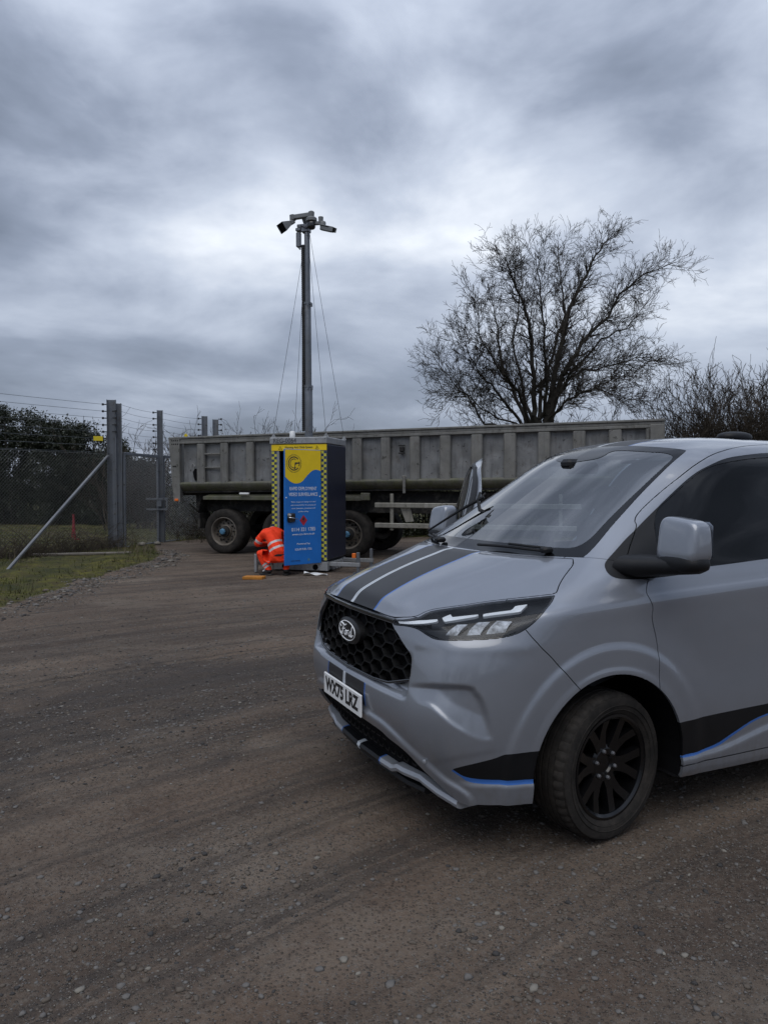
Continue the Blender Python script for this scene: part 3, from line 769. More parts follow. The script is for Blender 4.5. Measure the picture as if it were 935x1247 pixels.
def build_lights(van, G, U, V, lens, S):
    S0 = Skin(G, U, V)
    sub = [(f, m) for f, m in S0.all if 1.5 < S0.U[f[0], 0] < 5.4 and 5.4 < S0.U[f[0], 1] < 9]
    S0.all = sub
    lp = spline_loop(HEADLIGHT, 5)*np.array([.24, .13])
    inn, outr = S.cut(lens, lambda P, Q: poly_sdf(Q*np.array([.24, .13]), lp)+.0075)
    lens2 = inn+[(f, 1) for f, _ in outr]
    for sd in ('left', 'right'):
        hl = panel_mesh(S, lens2, 'headlight', [M['clear_glass'], M['gloss_black']], van, sd, gap=.001, flange=0, off=-.001)
        def piece(name, pts, mat, depth, fl=.004):
            fc, _ = S0.poly(sub, pts)
            if fc: panel_mesh(S0, fc, name, [mat], hl, sd, gap=0, flange=fl, off=-depth)
        big = [(u, v) for u, v, *_ in HEADLIGHT]
        piece('housing', HEADLIGHT, M['lamp_black'], .042, 0)
        rim = [(u, v) for u, v in big]
        c = np.mean(np.array(big), 0)
        piece('bezel', [(2.35,6.6,1),(2.7,6.5),(3.05,6.22),(3.4,6.06),(4.0,6.12),(4.5,6.25),(4.7,6.5,1),(4.35,6.4),(3.4,6.3),(3.0,6.45)], M['lamp_black'], .020, .02)
        piece('running_lamp', [(2.0,6.80,1),(2.95,7.18,1),(3.0,7.03,1),(2.06,6.62,1)], M['lamp_white'], .006, .01)
        piece('running_lamp', [(2.978,7.292,1),(3.055,7.488,1),(3.18,7.37,1),(3.696,7.53,1),(3.75,7.42,1),(3.13,7.12,1)], M['lamp_white'], .012, .012)
        piece('running_lamp', [(3.80,7.55,1),(4.25,7.78,1),(4.19,8.02,1),(4.38,8.12,1),(4.45,7.66,1),(3.87,7.40,1)], M['lamp_white'], .012, .012)
        for pts in ([(3.38,6.30,1),(3.44,7.08,1),(3.68,7.08,1),(3.66,6.32,1)], [(3.88,6.32,1),(3.85,7.20,1),(4.10,7.20,1),(4.13,6.34,1)], [(4.22,6.36,1),(4.19,7.26,1),(4.48,7.12,1),(4.50,6.42,1)]):
            piece('reflector', pts, M['reflector'], .024, .05)

def grille_x(y, z):
    """fore-aft position of the nose skin at half width y and height z (rows 3-6 of the body)"""
    cols = [(r[0:6]) for r in VAN_ROWS[2:8]]; zs = [r[0][2] for r in VAN_ROWS[2:8]]
    xs = []
    for r in VAN_ROWS[2:8]:
        ys = [p[1] for p in r[:6]]; xx = [p[0] for p in r[:6]]; xs.append(np.interp(abs(y), ys, xx))
    return float(np.interp(z, zs, xs))

def build_front(van, S):
    # honeycomb grille, recessed behind the opening
    outline = np.array([(0, 1.02), (.45, 1.005), (.46, .985), (.555, .92), (.62, .875), (.632, .785), (.61, .768), (.45, .722), (.31, .71), (0, .705)])
    full = np.vstack([outline, outline[::-1][1:-1]*[-1, 1]])
    g = MB(); sx, sz = .132, .066            # hexagon pitch
    def bar(a, b, dep=.032, th=.0070):
        n = max(1, int(abs(a[0]-b[0])/.05)); 
        pa = np.array(a); pb = np.array(b)
        m = (pa+pb)/2
        if poly_sdf(np.array([m]), full)[0] > .006 or poly_sdf(np.array([pa, pb]), full).max() > .018: return
        d = pb-pa; L_ = np.linalg.norm(d); nrm = np.array([-d[1], d[0]])/L_*th/2
        V_ = []
        for p in (pa, pb):
            for s_ in (1, -1):
                q = p+nrm*s_; X = grille_x(q[0], q[1])-.028
                V_ += [(X, q[0], q[1]), (X-dep, q[0], q[1])]
        g.add(V_, [(0, 2, 6, 4), (1, 0, 4, 5), (2, 3, 7, 6), (3, 1, 5, 7)])
    for i in range(-8, 9):
        for j in range(-4, 5):
            cx = i*sx*.75*1.0; cz = .865+j*sz+(sz/2 if i % 2 else 0)
            h = [(cx+sx/2*.98, cz), (cx+sx/4, cz+sz/2), (cx-sx/4, cz+sz/2), (cx-sx/2*.98, cz)]
            for a, b in zip(h[:-1], h[1:]): bar(a, b)
    gr = g.build('grille', M['grille_black'], van)
    # surround lip and badge plinth
    fr = MB(); rim = [(grille_x(p[0], p[1])-.016, p[0], p[1]) for p in full]
    fr.tube([Vector(p) for p in rim], .008, 6, closed=True); fr.build('grille_surround', M['gloss_black'], gr, True)
    bk = MB(); ys = np.linspace(-.64, .64, 27)
    for a, b in zip(ys[:-1], ys[1:]):
        bk.add([(grille_x(a, .86)-.075, a, .66), (grille_x(b, .86)-.075, b, .66), (grille_x(b, .86)-.085, b, 1.03), (grille_x(a, .86)-.085, a, 1.03)], [(0, 1, 2, 3)])
    bk.build('grille_backing', M['void'], gr)
    # top bar joining the running lamps
    tb = MB(); sec = [(.000, -.013), (.012, -.010), (.016, .0), (.012, .010), (.0, .013), (-.02, .013), (-.02, -.013)]
    ys = np.linspace(-.46, .46, 33); V_ = []; k = len(sec)
    for y_ in ys:
        zc = 1.021-.008*(abs(y_)/.46)**2
        for dx, dz in sec: V_.append((grille_x(y_, zc)-.008+dx, y_, zc+dz))
    F_ = [(i*k+j, (i+1)*k+j, (i+1)*k+(j+1) % k, i*k+(j+1) % k) for i in range(len(ys)-1) for j in range(k)]
    tb.add(V_, F_); tb.build('grille_bar', M['gloss_black'], gr, True, 50)
    tb = MB(); V_ = []
    for y_ in ys:
        zc = 1.021-.008*(abs(y_)/.46)**2
        for dx, dz in ((.010, -.0135), (.0145, -.0105), (.0145, -.0085), (.008, -.0115)): V_.append((grille_x(y_, zc)-.008+dx, y_, zc+dz))
    tb.add(V_, [(i*4+j, (i+1)*4+j, (i+1)*4+(j+1) % 4, i*4+(j+1) % 4) for i in range(len(ys)-1) for j in range(4)])
    tb.build('light_strip', M['satin'], gr, True, 50)
    # oval badge with its script
    bz = .893; bx = grille_x(0, bz)+.004
    bd = MB(); n = 48; a_, b_ = .114, .053
    def ring(r, x_): return [(x_, a_*r*math.cos(2*math.pi*i/n), b_*r*math.sin(2*math.pi*i/n)+bz) for i in range(n)]
    L_ = [ring(1.30, bx-.05), ring(1.30, bx-.012), ring(1.06, bx-.002)]
    V_ = sum(L_, []); F_ = [(i*n+j, i*n+(j+1) % n, (i+1)*n+(j+1) % n, (i+1)*n+j) for i in range(2) for j in range(n)]; F_.append(tuple(range(2*n, 3*n)))
    bd.add(V_, F_); badge = bd.build('badge', M['ink'], gr, True, 30)
    rg = MB(); rg.tube([Vector((bx+.001, a_*.96*math.cos(2*math.pi*i/n), b_*.94*math.sin(2*math.pi*i/n)+bz)) for i in range(n)], .0030, 6, closed=True)
    rg.build('badge_ring', M['white_print'], badge, True)
    sc = MB()
    def stroke(pts, w=.0036):
        p = spline_loop(pts, 6, closed=False)
        sc.tube([Vector((bx+.002, x_*.121, bz+y_*.121)) for x_, y_ in p], [w*(.55+.45*math.sin(math.pi*(i+1)/(len(p)+1))) for i in range(len(p))], 6)
    stroke([(-.62, .08), (-.70, .16), (-.66, .25), (-.52, .27), (-.34, .22), (-.16, .21), (-.04, .27)], .0052)
    stroke([(-.34, .21), (-.39, .05), (-.45, -.12), (-.54, -.24), (-.64, -.22), (-.63, -.13)], .0056)
    stroke([(-.54, .0), (-.42, .01), (-.27, .03), (-.22, .07)], .0044)
    stroke([(-.10, .0), (-.20, -.06), (-.22, -.17), (-.13, -.21), (-.04, -.14), (-.04, -.04), (-.10, .0), (.0, -.03), (.07, .0)], .0044)
    stroke([(.07, .02), (.08, -.06), (.05, -.20)], .0048); stroke([(.08, -.06), (.14, .01), (.22, .02)], .0044)
    stroke([(.46, .0), (.34, -.02), (.28, -.13), (.33, -.21), (.43, -.17), (.50, -.02)], .0044)
    stroke([(.62, .26), (.55, .10), (.49, -.10), (.51, -.20), (.60, -.18), (.67, -.11)], .0052)
    sc.build('badge_script', M['white_print'], badge, True)
    # number plate
    pl = MB(); px, pz = .982, .560
    pl.box((px, 0, pz), (.012, .524, .115), None, .004); plate = pl.build('number_plate', M['plate_white'], van)
    MT = Matrix(((0, 0, 1, px+.0062), (1, 0, 0, 0), (0, 1, 0, pz), (0, 0, 0, 1)))
    text_mesh('plate_lettering', 'WX75 LRZ', M['ink'], plate, (0, .003), .077, MT, .468, bold=.042)
    text_mesh('plate_maker_line', 'UK MOTORS', M['ink'], plate, (0, -.047), .005, MT, .05) if False else None
    # lower opening: honeycomb, dark back, splitter bar
    lo = MB()
    for y_ in np.arange(-.66, .67, .06):
        for k, z_ in enumerate((.34, .385, .43, .475)):
            yo = y_+(.03 if k % 2 else 0)
            if abs(yo) > .72: continue
            X = float(np.interp(abs(yo), [0, .25, .48, .68, .85], [.88, .87, .85, .80, .70]))-.02
            lo.beam((X, yo-.018, z_), (X, yo+.018, z_), .03, .006)
            lo.beam((X, yo+.018, z_), (X, yo+.03, z_+.0225), .03, .006); lo.beam((X, yo-.018, z_), (X, yo-.03, z_+.0225), .03, .006)
    lg = lo.build('lower_grille', M['black_plastic'], van)
    lb = MB(); ys = np.linspace(-.80, .80, 25); X = lambda y_: float(np.interp(abs(y_), [0, .25, .48, .68, .82], [.84, .83, .81, .755, .66]))
    for a, b in zip(ys[:-1], ys[1:]): lb.add([(X(a), a, .22), (X(b), b, .22), (X(b), b, .56), (X(a), a, .56)], [(0, 1, 2, 3)])
    lb.build('lower_backing', M['void'], lg)
    def sweep(name, ys, xf, zf, sec, mat, mats=None, band=None):
        m = MB(); V_ = []; k = len(sec)
        for y_ in ys:
            for dx, dz in sec: V_.append((xf(y_)+dx, y_, zf(y_)+dz))
        for i in range(len(ys)-1):
            if band: m.mat = band((ys[i]+ys[i+1])/2)
            m.add(V_, [(i*k+j, (i+1)*k+j, (i+1)*k+(j+1) % k, i*k+(j+1) % k) for j in range(k)]) if False else None
        m = MB(); m.v = [tuple(v) for v in V_]
        for i in range(len(ys)-1):
            mi = band((ys[i]+ys[i+1])/2) if band else 0
            for j in range(k): m.f.append([i*k+j, (i+1)*k+j, (i+1)*k+(j+1) % k, i*k+(j+1) % k]); m.m.append(mi)
        m.f.append(list(range(k))); m.m.append(0); m.f.append([(len(ys)-1)*k+j for j in range(k)][::-1]); m.m.append(0)
        return m.build(name, mat, van, True, 35)
    yk = sorted(set(np.round(np.concatenate([np.linspace(-.80, .80, 65), [-.262, -.25, -.017, .017, .25, .262]]), 4)))
    xs = lambda y_: float(np.interp(abs(y_), [0, .25, .48, .62, .70, .80], [.882, .875, .858, .822, .79, .745]))
    zs_ = lambda y_: float(np.interp(abs(y_), [0, .38, .42, .60, .70, .80], [.268, .272, .292, .296, .262, .238]))
    band = lambda y_: 2 if abs(y_) < .017 else (1 if abs(y_) < .25 else (3 if abs(y_) < .262 else 0))
    sweep('splitter', yk, xs, zs_, [(-.10, -.02), (-.015, -.024), (.004, -.016), (.010, .0), (.002, .017), (-.03, .024), (-.10, .022)], [M['silver_paint'], M['stripe_black'], M['stripe_silver'], M['stripe_blue']], band=band)
    yk2 = np.linspace(-.60, .60, 31)
    sweep('lower_lip', yk2, lambda y_: xs(y_)-.03, lambda y_: .235, [(-.09, -.02), (.0, -.02), (.012, -.008), (.006, .01), (-.09, .012)], [M['black_plastic']])
    # parking sensors
    for sy in (1, -1):
        b = MB(); b.lathe([(.010, 0), (.010, .004), (.0075, .006), (.0005, .006)], 14, Matrix.Translation((.858, .697*sy, .414)) @ Euler((0, R(90), R(24*sy))).to_matrix().to_4x4())
        b.build('parking_sensor', M['silver_paint'], van, True, 40)

def build_mirrors(van):
    for sd in (1, -1):
        base = MB(); F = lambda p: (p[0], p[1]*sd, p[2])
        # arm growing out of the door corner
        def arm_ring(c, ry, rz): return c, ry, rz
        pts = [((-.20, .87, 1.268), .14, .060), ((-.215, .95, 1.276), .115, .052), ((-.235, 1.03, 1.283), .085, .044), ((-.25, 1.12, 1.290), .072, .040), ((-.252, 1.20, 1.295), .060, .034), ((-.25, 1.235, 1.290), .03, .014)]
        V_ = []; n = 14
        for c, rx, rz in pts:
            for j in range(n):
                a = 2*math.pi*j/n; V_.append(F((c[0]+rx*math.copysign(abs(math.cos(a))**.75, math.cos(a)), c[1], c[2]+rz*math.copysign(abs(math.sin(a))**.75, math.sin(a)))))
        Fc = [(i*n+j, i*n+(j+1) % n, (i+1)*n+(j+1) % n, (i+1)*n+j) for i in range(len(pts)-1) for j in range(n)]
        Fc.append(tuple(range(n))); Fc.append(tuple((len(pts)-1)*n+j for j in range(n)))
        if sd > 0: Fc = [f[::-1] for f in Fc]
        base.add(V_, Fc)
        # lower shell of the head
        def low(q): return [q[0], q[1], q[2]]
        ellipsoid_box(base, (-.25, 1.125*sd, 1.306), (.076, .120, .045), 3.0, 24, 8)
        mr = base.build('door_mirror', M['black_plastic'], van, True, 45)
        cap = MB()
        def shape(q):
            t = (q[2]+.1)/.2
            return [q[0]*(1-.22*t)-.012*t, q[1]*(1-.10*t), q[2]+.012*(q[1]*sd)/.12*-1 if q[2] > 0 else q[2]]
        ellipsoid_box(cap, (-.25, 1.122*sd, 1.408), (.072, .122, .102), 5.0, 40, 24, fn=shape)
        cap.build('mirror_cap', M['paint_mirror'], mr, True, 60)
        gl = MB(); V_ = [(-.318, (1.122+.105*a)*sd, 1.41+.085*b) for a, b in ((-1, -.9), (-.9, -1), (.9, -1), (1, -.9), (1, .8), (.8, 1), (-.8, 1), (-1, .8))]
        gl.add(V_, [tuple(range(8)) if sd < 0 else tuple(range(8))[::-1]]); gl.build('mirror_glass', M['chrome'], mr)

def build_wipers(van):
    def on_screen(y, v):
        rows = VAN_ROWS[10:14]; t = v-10; i = min(2, int(t)); t -= i
        def at(r): 
            ys = [p[1] for p in r[:6]]
            return np.array([np.interp(abs(y), ys, [p[0] for p in r[:6]]), y, np.interp(abs(y), ys, [p[2] for p in r[:6]])])
        p = at(rows[i])*(1-t)+at(rows[i+1])*t; return Vector(p)+Vector((.5, 0, .86))*.022
    for ya, va, yb, vb, name in ((.62, 10.06, .20, 10.09, 'near'), (-.20, 10.06, -.62, 10.09, 'far')):
        m = MB(); pts = [on_screen(ya+(yb-ya)*t, va+(vb-va)*t+.03*math.sin(math.pi*t)) for t in np.linspace(0, 1, 9)]
        m.tube(pts, .008, 6); m.tube([p+Vector((.0, 0, .016)) for p in pts[:5]], .007, 6)
        m.box(tuple(pts[0]+Vector((.0, 0, .006))), (.06, .05, .03), None, .01)
        m.build('wiper', M['black_plastic'], van, True, 40)
    # the arm left standing up the far side of the screen
    m = MB(); ctl = [(-.66, 10.12), (-.60, 10.35), (-.52, 10.62), (-.44, 10.90), (-.37, 11.12), (-.34, 11.22)]
    pts = [on_screen(y, v)+Vector((.02, 0, .02)) for y, v in ctl]; m.tube(pts, [.007, .007, .008, .010, .012, .010], 6)
    e = pts[-2]
    m.tube([e+Vector((.02, .06, -.07)), e, e+Vector((-.03, -.02, .05))], [.012, .010, .008], 6); m.tube([e, e+Vector((-.05, .01, .045))], .006, 6)
    m.build('wiper_arm', M['black_plastic'], van, True, 40)

def build_cabin(van):
    d = MB(); prof = [(.20, 1.235), (.05, 1.235), (-.15, 1.21), (-.28, 1.205), (-.36, 1.17), (-.38, 1.05), (-.36, .80), (.2, .7)]
    ys = [-.80, -.74, -.35, .35, .74, .80]; V_ = []; k = len(prof)
    for y_ in ys:
        for x_, z_ in prof: V_.append((x_-(.17 if abs(y_) > .78 else .12 if abs(y_) > .7 else .0)*(x_ > 0), y_, z_-.02*(abs(y_) > .78)-.01))
    F_ = [(i*k+j, i*k+j+1, (i+1)*k+j+1, (i+1)*k+j) for i in range(len(ys)-1) for j in range(k-1)]
    d.add(V_, F_); d.box((-.20, -.40, 1.225), (.22, .40, .05), None, .02)
    dash = d.build('dashboard', M['dash'], van, True, 30)
    w = MB(); Mw = Matrix.Translation((-.50, -.38, 1.10)) @ Euler((0, R(-62), 0)).to_matrix().to_4x4()
    w.tube([Mw @ Vector((.19*math.cos(t), .19*math.sin(t), 0)) for t in np.linspace(0, 2*math.pi, 28, endpoint=False)], .016, 8, closed=True)
    w.box((0, 0, -.01), (.12, .14, .05), Mw, .02); w.box((0, .1, -.01), (.04, .16, .02), Mw); w.box((0, -.1, -.01), (.04, .16, .02), Mw); w.tube([Mw @ Vector((0, 0, -.03)), Mw @ Vector((0, 0, -.35))], .03, 8)
    w.build('steering_wheel', M['black_plastic'], van, True, 40)
    for y_ in (-.42, .14, .54):
        s = MB(); wd = .50 if y_ < 0 else .40
        s.box((-.90, y_, .80), (.50, wd, .16), None, .05)
        s.box((-1.14, y_, 1.14), (.15, wd*.96, .62), Matrix.Translation((0, 0, 0)), .05)
        s.box((-1.17, y_, 1.56), (.10, .25, .19), None, .04); s.tube([(-1.16, y_-.05, 1.42), (-1.16, y_-.05, 1.5)], .008, 6)
        s.tube([(-1.16, y_+.05, 1.42), (-1.16, y_+.05, 1.5)], .008, 6)
        s.build('cab_seat', M['cloth_dark'], van, True, 30)
    b = MB(); b.box((-1.72, 0, 1.15), (.03, 1.62, 1.2)); b.build('bulkhead', M['dash'], van)
    c = MB(); V_ = [(-.76, -.56, 1.815), (-.76, .56, 1.815), (-1.1, .58, 1.86), (-1.1, -.58, 1.86), (-1.7, .58, 1.88), (-1.7, -.58, 1.88)]
    c.add(V_, [(0, 1, 2, 3), (3, 2, 4, 5)]); c.build('headlining', M['headlining'], van)
    r = MB(); r.box((-.60, 0, 1.765), (.10, .22, .07), Matrix.Translation((0, 0, 0)), .02); r.box((-.52, 0, 1.79), (.12, .10, .06), None, .02)
    r.build('camera_housing', M['black_plastic'], van)
    for y_ in (.40, -.40):
        v = MB(); v.box((-.79, y_, 1.80), (.14, .42, .02), None, .008); v.build('sun_visor', M['headlining'], van)
    # roof aerial hump
    a = MB(); ellipsoid_box(a, (-1.72, .16, 1.975), (.13, .075, .038), 2.4, 20, 10); a.build('roof_aerial', M['black_plastic'], van, True, 60)

DOOR_OPEN = R(61.5)
M['lamp_black'] = simple('lamp_housing', (.010, .011, .013), .35)
M['reflector'] = simple('lamp_reflector', (.30, .32, .35), .45, .3, var=.75, vscale=38)
M['rim'] = simple('black_alloy', (.0035, .0035, .004), .22, .0, coat=.1, var=.3, vscale=20)
M['grille_black'] = simple('grille_black', (.0045, .0048, .0055), .5, spec=.3)
M['paint_mirror'] = M['paint']
def tyre_dusty():
    t = NT('dusty_tyre'); n = t.noise(9, 6, .65); n2 = t.noise(60, 4, .6)
    f = t.math('MULTIPLY', t.ramp(n, [(.35, .1), (.7, 1.)]), t.ramp(n2, [(.3, .4), (.7, 1.)]))
    t.P(Base_Color=t.mix(f, (.016, .0155, .015), (.055, .048, .042)), Roughness=.82, Specular_IOR_Level=.15, Normal=t.bump(n2, .15, .003)); return t.m
M['tyre_dusty'] = tyre_dusty()
build_van()
# ---------------------------------------------------------------- ground: one sheet, dirt yard with curved wheel tracks, grass beyond the verge
RNG = np.random.default_rng(7)
def vnoise(x, y, seed=0):
    xi, yi = np.floor(x).astype(np.int64), np.floor(y).astype(np.int64); xf, yf = x-xi, y-yi
    def h(a, b):
        n = (a*374761393+b*668265263+seed*1442695041) & 0xffffffff
        n = ((n ^ (n >> 13))*1274126177) & 0xffffffff
        return ((n ^ (n >> 16)) & 0xffff)/65535.
    u, v = xf*xf*(3-2*xf), yf*yf*(3-2*yf)
    return (h(xi, yi)*(1-u)+h(xi+1, yi)*u)*(1-v)+(h(xi, yi+1)*(1-u)+h(xi+1, yi+1)*u)*v
def fbm(x, y, oct=4, seed=0, gain=.5):
    s = 0; a = .5
    for o in range(oct): s = s+a*vnoise(x*2**o, y*2**o, seed+o*17); a *= gain
    return s
TC = (6.2, -4.2)                      # the tracks bend round this point
VERGE = np.array([(-40, -20), (-14, -6), (-7.2, 4.5), (-5.7, 7.6), (-4.95, 9.5), (-4.95, 11.2), (-5.0, 12.3), (-4.75, 13.8), (-4.6, 15.0), (-4.85, 16.6), (-5.4, 17.9), (-6.0, 19.6), (-4.2, 22.5), (3, 21.5), (9, 19.5), (40, 16), (300, 30), (300, 640), (-320, 640), (-320, -20)], float)
def verge_dist(x, y):
    """metres inside the yard (+) or into the grass (-)"""
    P = np.stack([np.ravel(x), np.ravel(y)], 1).astype(float)
    return poly_sdf(P, VERGE).reshape(np.shape(x))
def ground_z(x, y):
    x, y = np.asarray(x, float), np.asarray(y, float)
    r = np.hypot(x-TC[0], y-TC[1]); th = np.arctan2(y-TC[1], x-TC[0])*10
    near = 1-smstep(14, 30, np.hypot(x, y))
    z = .075*smstep(11, 17, y)
    vanflat = smstep(.4, 1.6, np.hypot((x-1.6)/2.6, (y-3.9)/1.6))
    rut = (vnoise(r*1.6, th*.18, 3)-.5)*.045+(vnoise(r*6.5, th*.13, 4)-.5)*.024+(fbm(r*12, th*1.2, 2, 5)-.4)*.010
    z = z+rut*near*(.35+.65*vanflat)
    z = z+near*(fbm(x*2.3, y*2.3, 4, 9)-.47)*.035*(.3+.7*vanflat)+near*(fbm(x*11, y*11, 3, 12)-.44)*.016
    d = verge_dist(x, y)
    bank = smstep(.15, -.55, d)
    z = z+bank*(.07+.14*(fbm(x*1.3, y*1.3, 3, 21)-.35))*(1-smstep(40, 80, np.hypot(x, y)))
    ridge = np.exp(-((d-.05)/.22)**2)
    z = z+ridge*(.02+.05*fbm(x*3, y*3, 2, 31))*near
    return z
def graded(parts):
    out = [parts[0][0]]
    for a, b, s0, s1 in parts:
        p = a
        while p < b-1e-6:
            t = (p-a)/(b-a); p = min(b, p+s0+(s1-s0)*t); out.append(p)
    return np.array(out)
gx = graded([(-320, -40, 60, 12), (-40, -12, 8, .6), (-12, -4.5, .5, .07), (-4.5, 3.8, .042, .042), (3.8, 12, .07, .6), (12, 40, .6, 8), (40, 320, 12, 60)])
gy = graded([(-120, -10, 30, 4), (-10, .6, 2, .06), (.6, 7.5, .036, .042), (7.5, 21, .05, .12), (21, 40, .15, 3), (40, 640, 6, 80)])
GXX, GYY = np.meshgrid(gx, gy); GZZ = ground_z(GXX, GYY)
_n = np.arange(GXX.size).reshape(GXX.shape)
gF = np.stack([_n[:-1, :-1], _n[:-1, 1:], _n[1:, 1:], _n[1:, :-1]], -1).reshape(-1, 4)

def soil_mat():
    t = NT('soil_and_grass'); co = t.coord('Object')
    sub = t.nd('ShaderNodeVectorMath', {0: co, 1: (TC[0], TC[1], 0)}, operation='SUBTRACT').outputs[0]
    sp = t.nd('ShaderNodeSeparateXYZ', {0: sub}); 
    r = t.math('SQRT', t.math('ADD', t.math('POWER', sp.outputs[0], 2.), t.math('POWER', sp.outputs[1], 2.)))
    th = t.math('MULTIPLY', t.math('ARCTAN2', sp.outputs[1], sp.outputs[0]), 10.)
    pol = t.nd('ShaderNodeCombineXYZ', {0: r, 1: th, 2: 0.}).outputs[0]
    streak = t.noise(1.0, 6, .6, pol, .3, stretch=(2.6, .30, 1)); fine = t.noise(1., 4, .6, pol, .15, stretch=(7, .22, 1))
    blot = t.noise(.55, 5, .6, co, .4); grit = t.noise(38, 6, .7, co); sand = t.noise(150, 3, .6, co); clod = t.noise(6.5, 6, .65, co, .3)
    # colour: dry pale crust, brown, dark damp bands along the tracks
    w = t.math('ADD', t.math('MULTIPLY', streak, .55), t.math('MULTIPLY', blot, .45))
    base = t.ramp(w, [(.33, (.060, .045, .035)), (.43, (.099, .074, .057)), (.51, (.138, .104, .079)), (.60, (.182, .140, .106)), (.70, (.245, .193, .148))])
    base = t.mix(t.math('MULTIPLY', t.ramp(fine, [(.38, 1.), (.52, 0.)]), .4), base, (.060, .050, .044))
    rust = t.ramp(t.noise(1.1, 4, .6, pol, .3, stretch=(1.3, .5, 1), off=(3, 8, 0)), [(.52, 0.), (.66, 1.)])
    base = t.mix(t.math('MULTIPLY', rust, .45), base, (.135, .092, .066))
    # the damp band where lorries turn
    wob = t.math('ADD', r, t.math('MULTIPLY', t.math('SUBTRACT', t.noise(.7, 6, .65, co, .9), .5), 4.2))
    band = t.math('MULTIPLY', t.ramp(t.math('DIVIDE', wob, 20.), [(.580, 0.), (.622, 1.), (.664, 1.), (.712, 0.)]), 1.)
    band2 = t.math('MULTIPLY', t.ramp(t.math('DIVIDE', t.math('ADD', wob, -2.9), 20.), [(.575, 0.), (.60, .8), (.618, .8), (.645, 0.)]), t.ramp(blot, [(.4, 0.), (.6, 1.)]))
    damp = t.math('MAXIMUM', t.math('MULTIPLY', band, t.math('MULTIPLY', t.ramp(clod, [(.30, .70), (.6, 1.)]), t.ramp(streak, [(.36, .55), (.54, 1.)]))), t.math('MULTIPLY', band2, .7))
    dry = t.math('MULTIPLY', t.ramp(t.noise(.75, 5, .62, co, .3, off=(5, 2, 0), stretch=(1, 1.3, 1)), [(.52, 0.), (.68, 1.)]), t.math('SUBTRACT', 1., t.math('MULTIPLY', damp, .8)))
    base = t.mix(t.math('MULTIPLY', dry, .55), base, (.215, .178, .142))
    base = t.mix(t.math('MULTIPLY', t.ramp(grit, [(.50, 0.), (.72, 1.)]), .5), base, t.mix(sand, (.15, .135, .118), (.27, .25, .22)))
    base = t.mix(t.math('MULTIPLY', t.ramp(grit, [(.30, 1.), (.44, 0.)]), .55), base, (.030, .028, .027))
    lanes = t.ramp(t.noise(1., 3, .5, pol, .1, stretch=(3.4, .10, 1), off=(1, 4, 0)), [(.46, 0.), (.56, 1.)])
    tread = t.math('MULTIPLY', t.ramp(t.noise(1., 3, .55, pol, .1, stretch=(13, .16, 1), off=(7, 1, 0)), [(.44, 1.), (.53, 0.)]), lanes)
    base = t.mix(t.math('MULTIPLY', t.math('MULTIPLY', tread, t.ramp(clod, [(.35, .4), (.6, 1.)])), .70), base, (.058, .049, .043))
    base = t.mix(t.math('MULTIPLY', damp, .86), base, t.mix(t.ramp(t.math('ADD', t.math('MULTIPLY', clod, .6), t.math('MULTIPLY', grit, .4)), [(.38, 0.), (.62, 1.)]), (.018, .0155, .0145), (.056, .046, .040)))
    vg = t.nd('ShaderNodeTexVoronoi', {'Vector': co, 'Scale': 75., 'Randomness': 1.}); vc = t.nd('ShaderNodeSeparateXYZ', {0: vg.outputs['Color']}).outputs[0]
    peb = t.math('MULTIPLY', t.ramp(vg.outputs['Distance'], [(.25, 1.), (.42, 0.)]), t.ramp(vc, [(.45, 0.), (.55, 1.)]))
    base = t.mix(t.math('MULTIPLY', peb, .55), base, t.mix(t.ramp(vc, [(.55, 0.), (1., 1.)]), (.055, .048, .043), (.20, .178, .152)))
    # grass and moss beyond the verge (zone attribute)
    zn = t.nd('ShaderNodeVertexColor', layer_name='zone').outputs[0]; zs = t.nd('ShaderNodeSeparateXYZ', {0: zn})
    gn = t.noise(3.2, 6, .7, co, .4)
    grass = t.mix(t.ramp(t.noise(1.6, 6, .65, co, .5), [(.35, 0.), (.65, 1.)]), (.036, .040, .015), t.mix(t.ramp(clod, [(.4, 0.), (.65, 1.)]), (.122, .115, .022), (.070, .052, .030)))
    gm_ = t.ramp(t.math('ADD', t.math('MULTIPLY', zs.outputs[0], .9), t.math('MULTIPLY', t.math('SUBTRACT', gn, .5), 1.0)), [(.56, 0.), (.70, 1.)])
    base = t.mix(gm_, base, grass)
    h = t.math('ADD', t.math('MULTIPLY', clod, 1.), t.math('ADD', t.math('MULTIPLY', grit, .55), t.math('MULTIPLY', sand, .16)))
    h = t.math('ADD', t.math('ADD', h, t.math('MULTIPLY', fine, .6)), t.math('MULTIPLY', peb, .35))
    t.P(Base_Color=base, Roughness=t.math('SUBTRACT', .95, t.math('MULTIPLY', damp, .22)), Specular_IOR_Level=.25, Normal=t.bump(h, 1., .035))
    return t.m
M['soil'] = soil_mat()
ground = np_mesh('ground', np.stack([GXX, GYY, GZZ], -1).reshape(-1, 3), gF, M['soil'], None, True)
tag(ground, kind='structure')
_zone = smstep(.10, -.30, verge_dist(GXX, GYY)+.25*(fbm(GXX*2, GYY*2, 3, 41)-.45)).ravel()
_ca = ground.data.color_attributes.new('zone', 'FLOAT_COLOR', 'POINT')
_ca.data.foreach_set('color', np.stack([_zone, _zone*0, _zone*0, _zone*0+1], 1).astype(np.float32).ravel())

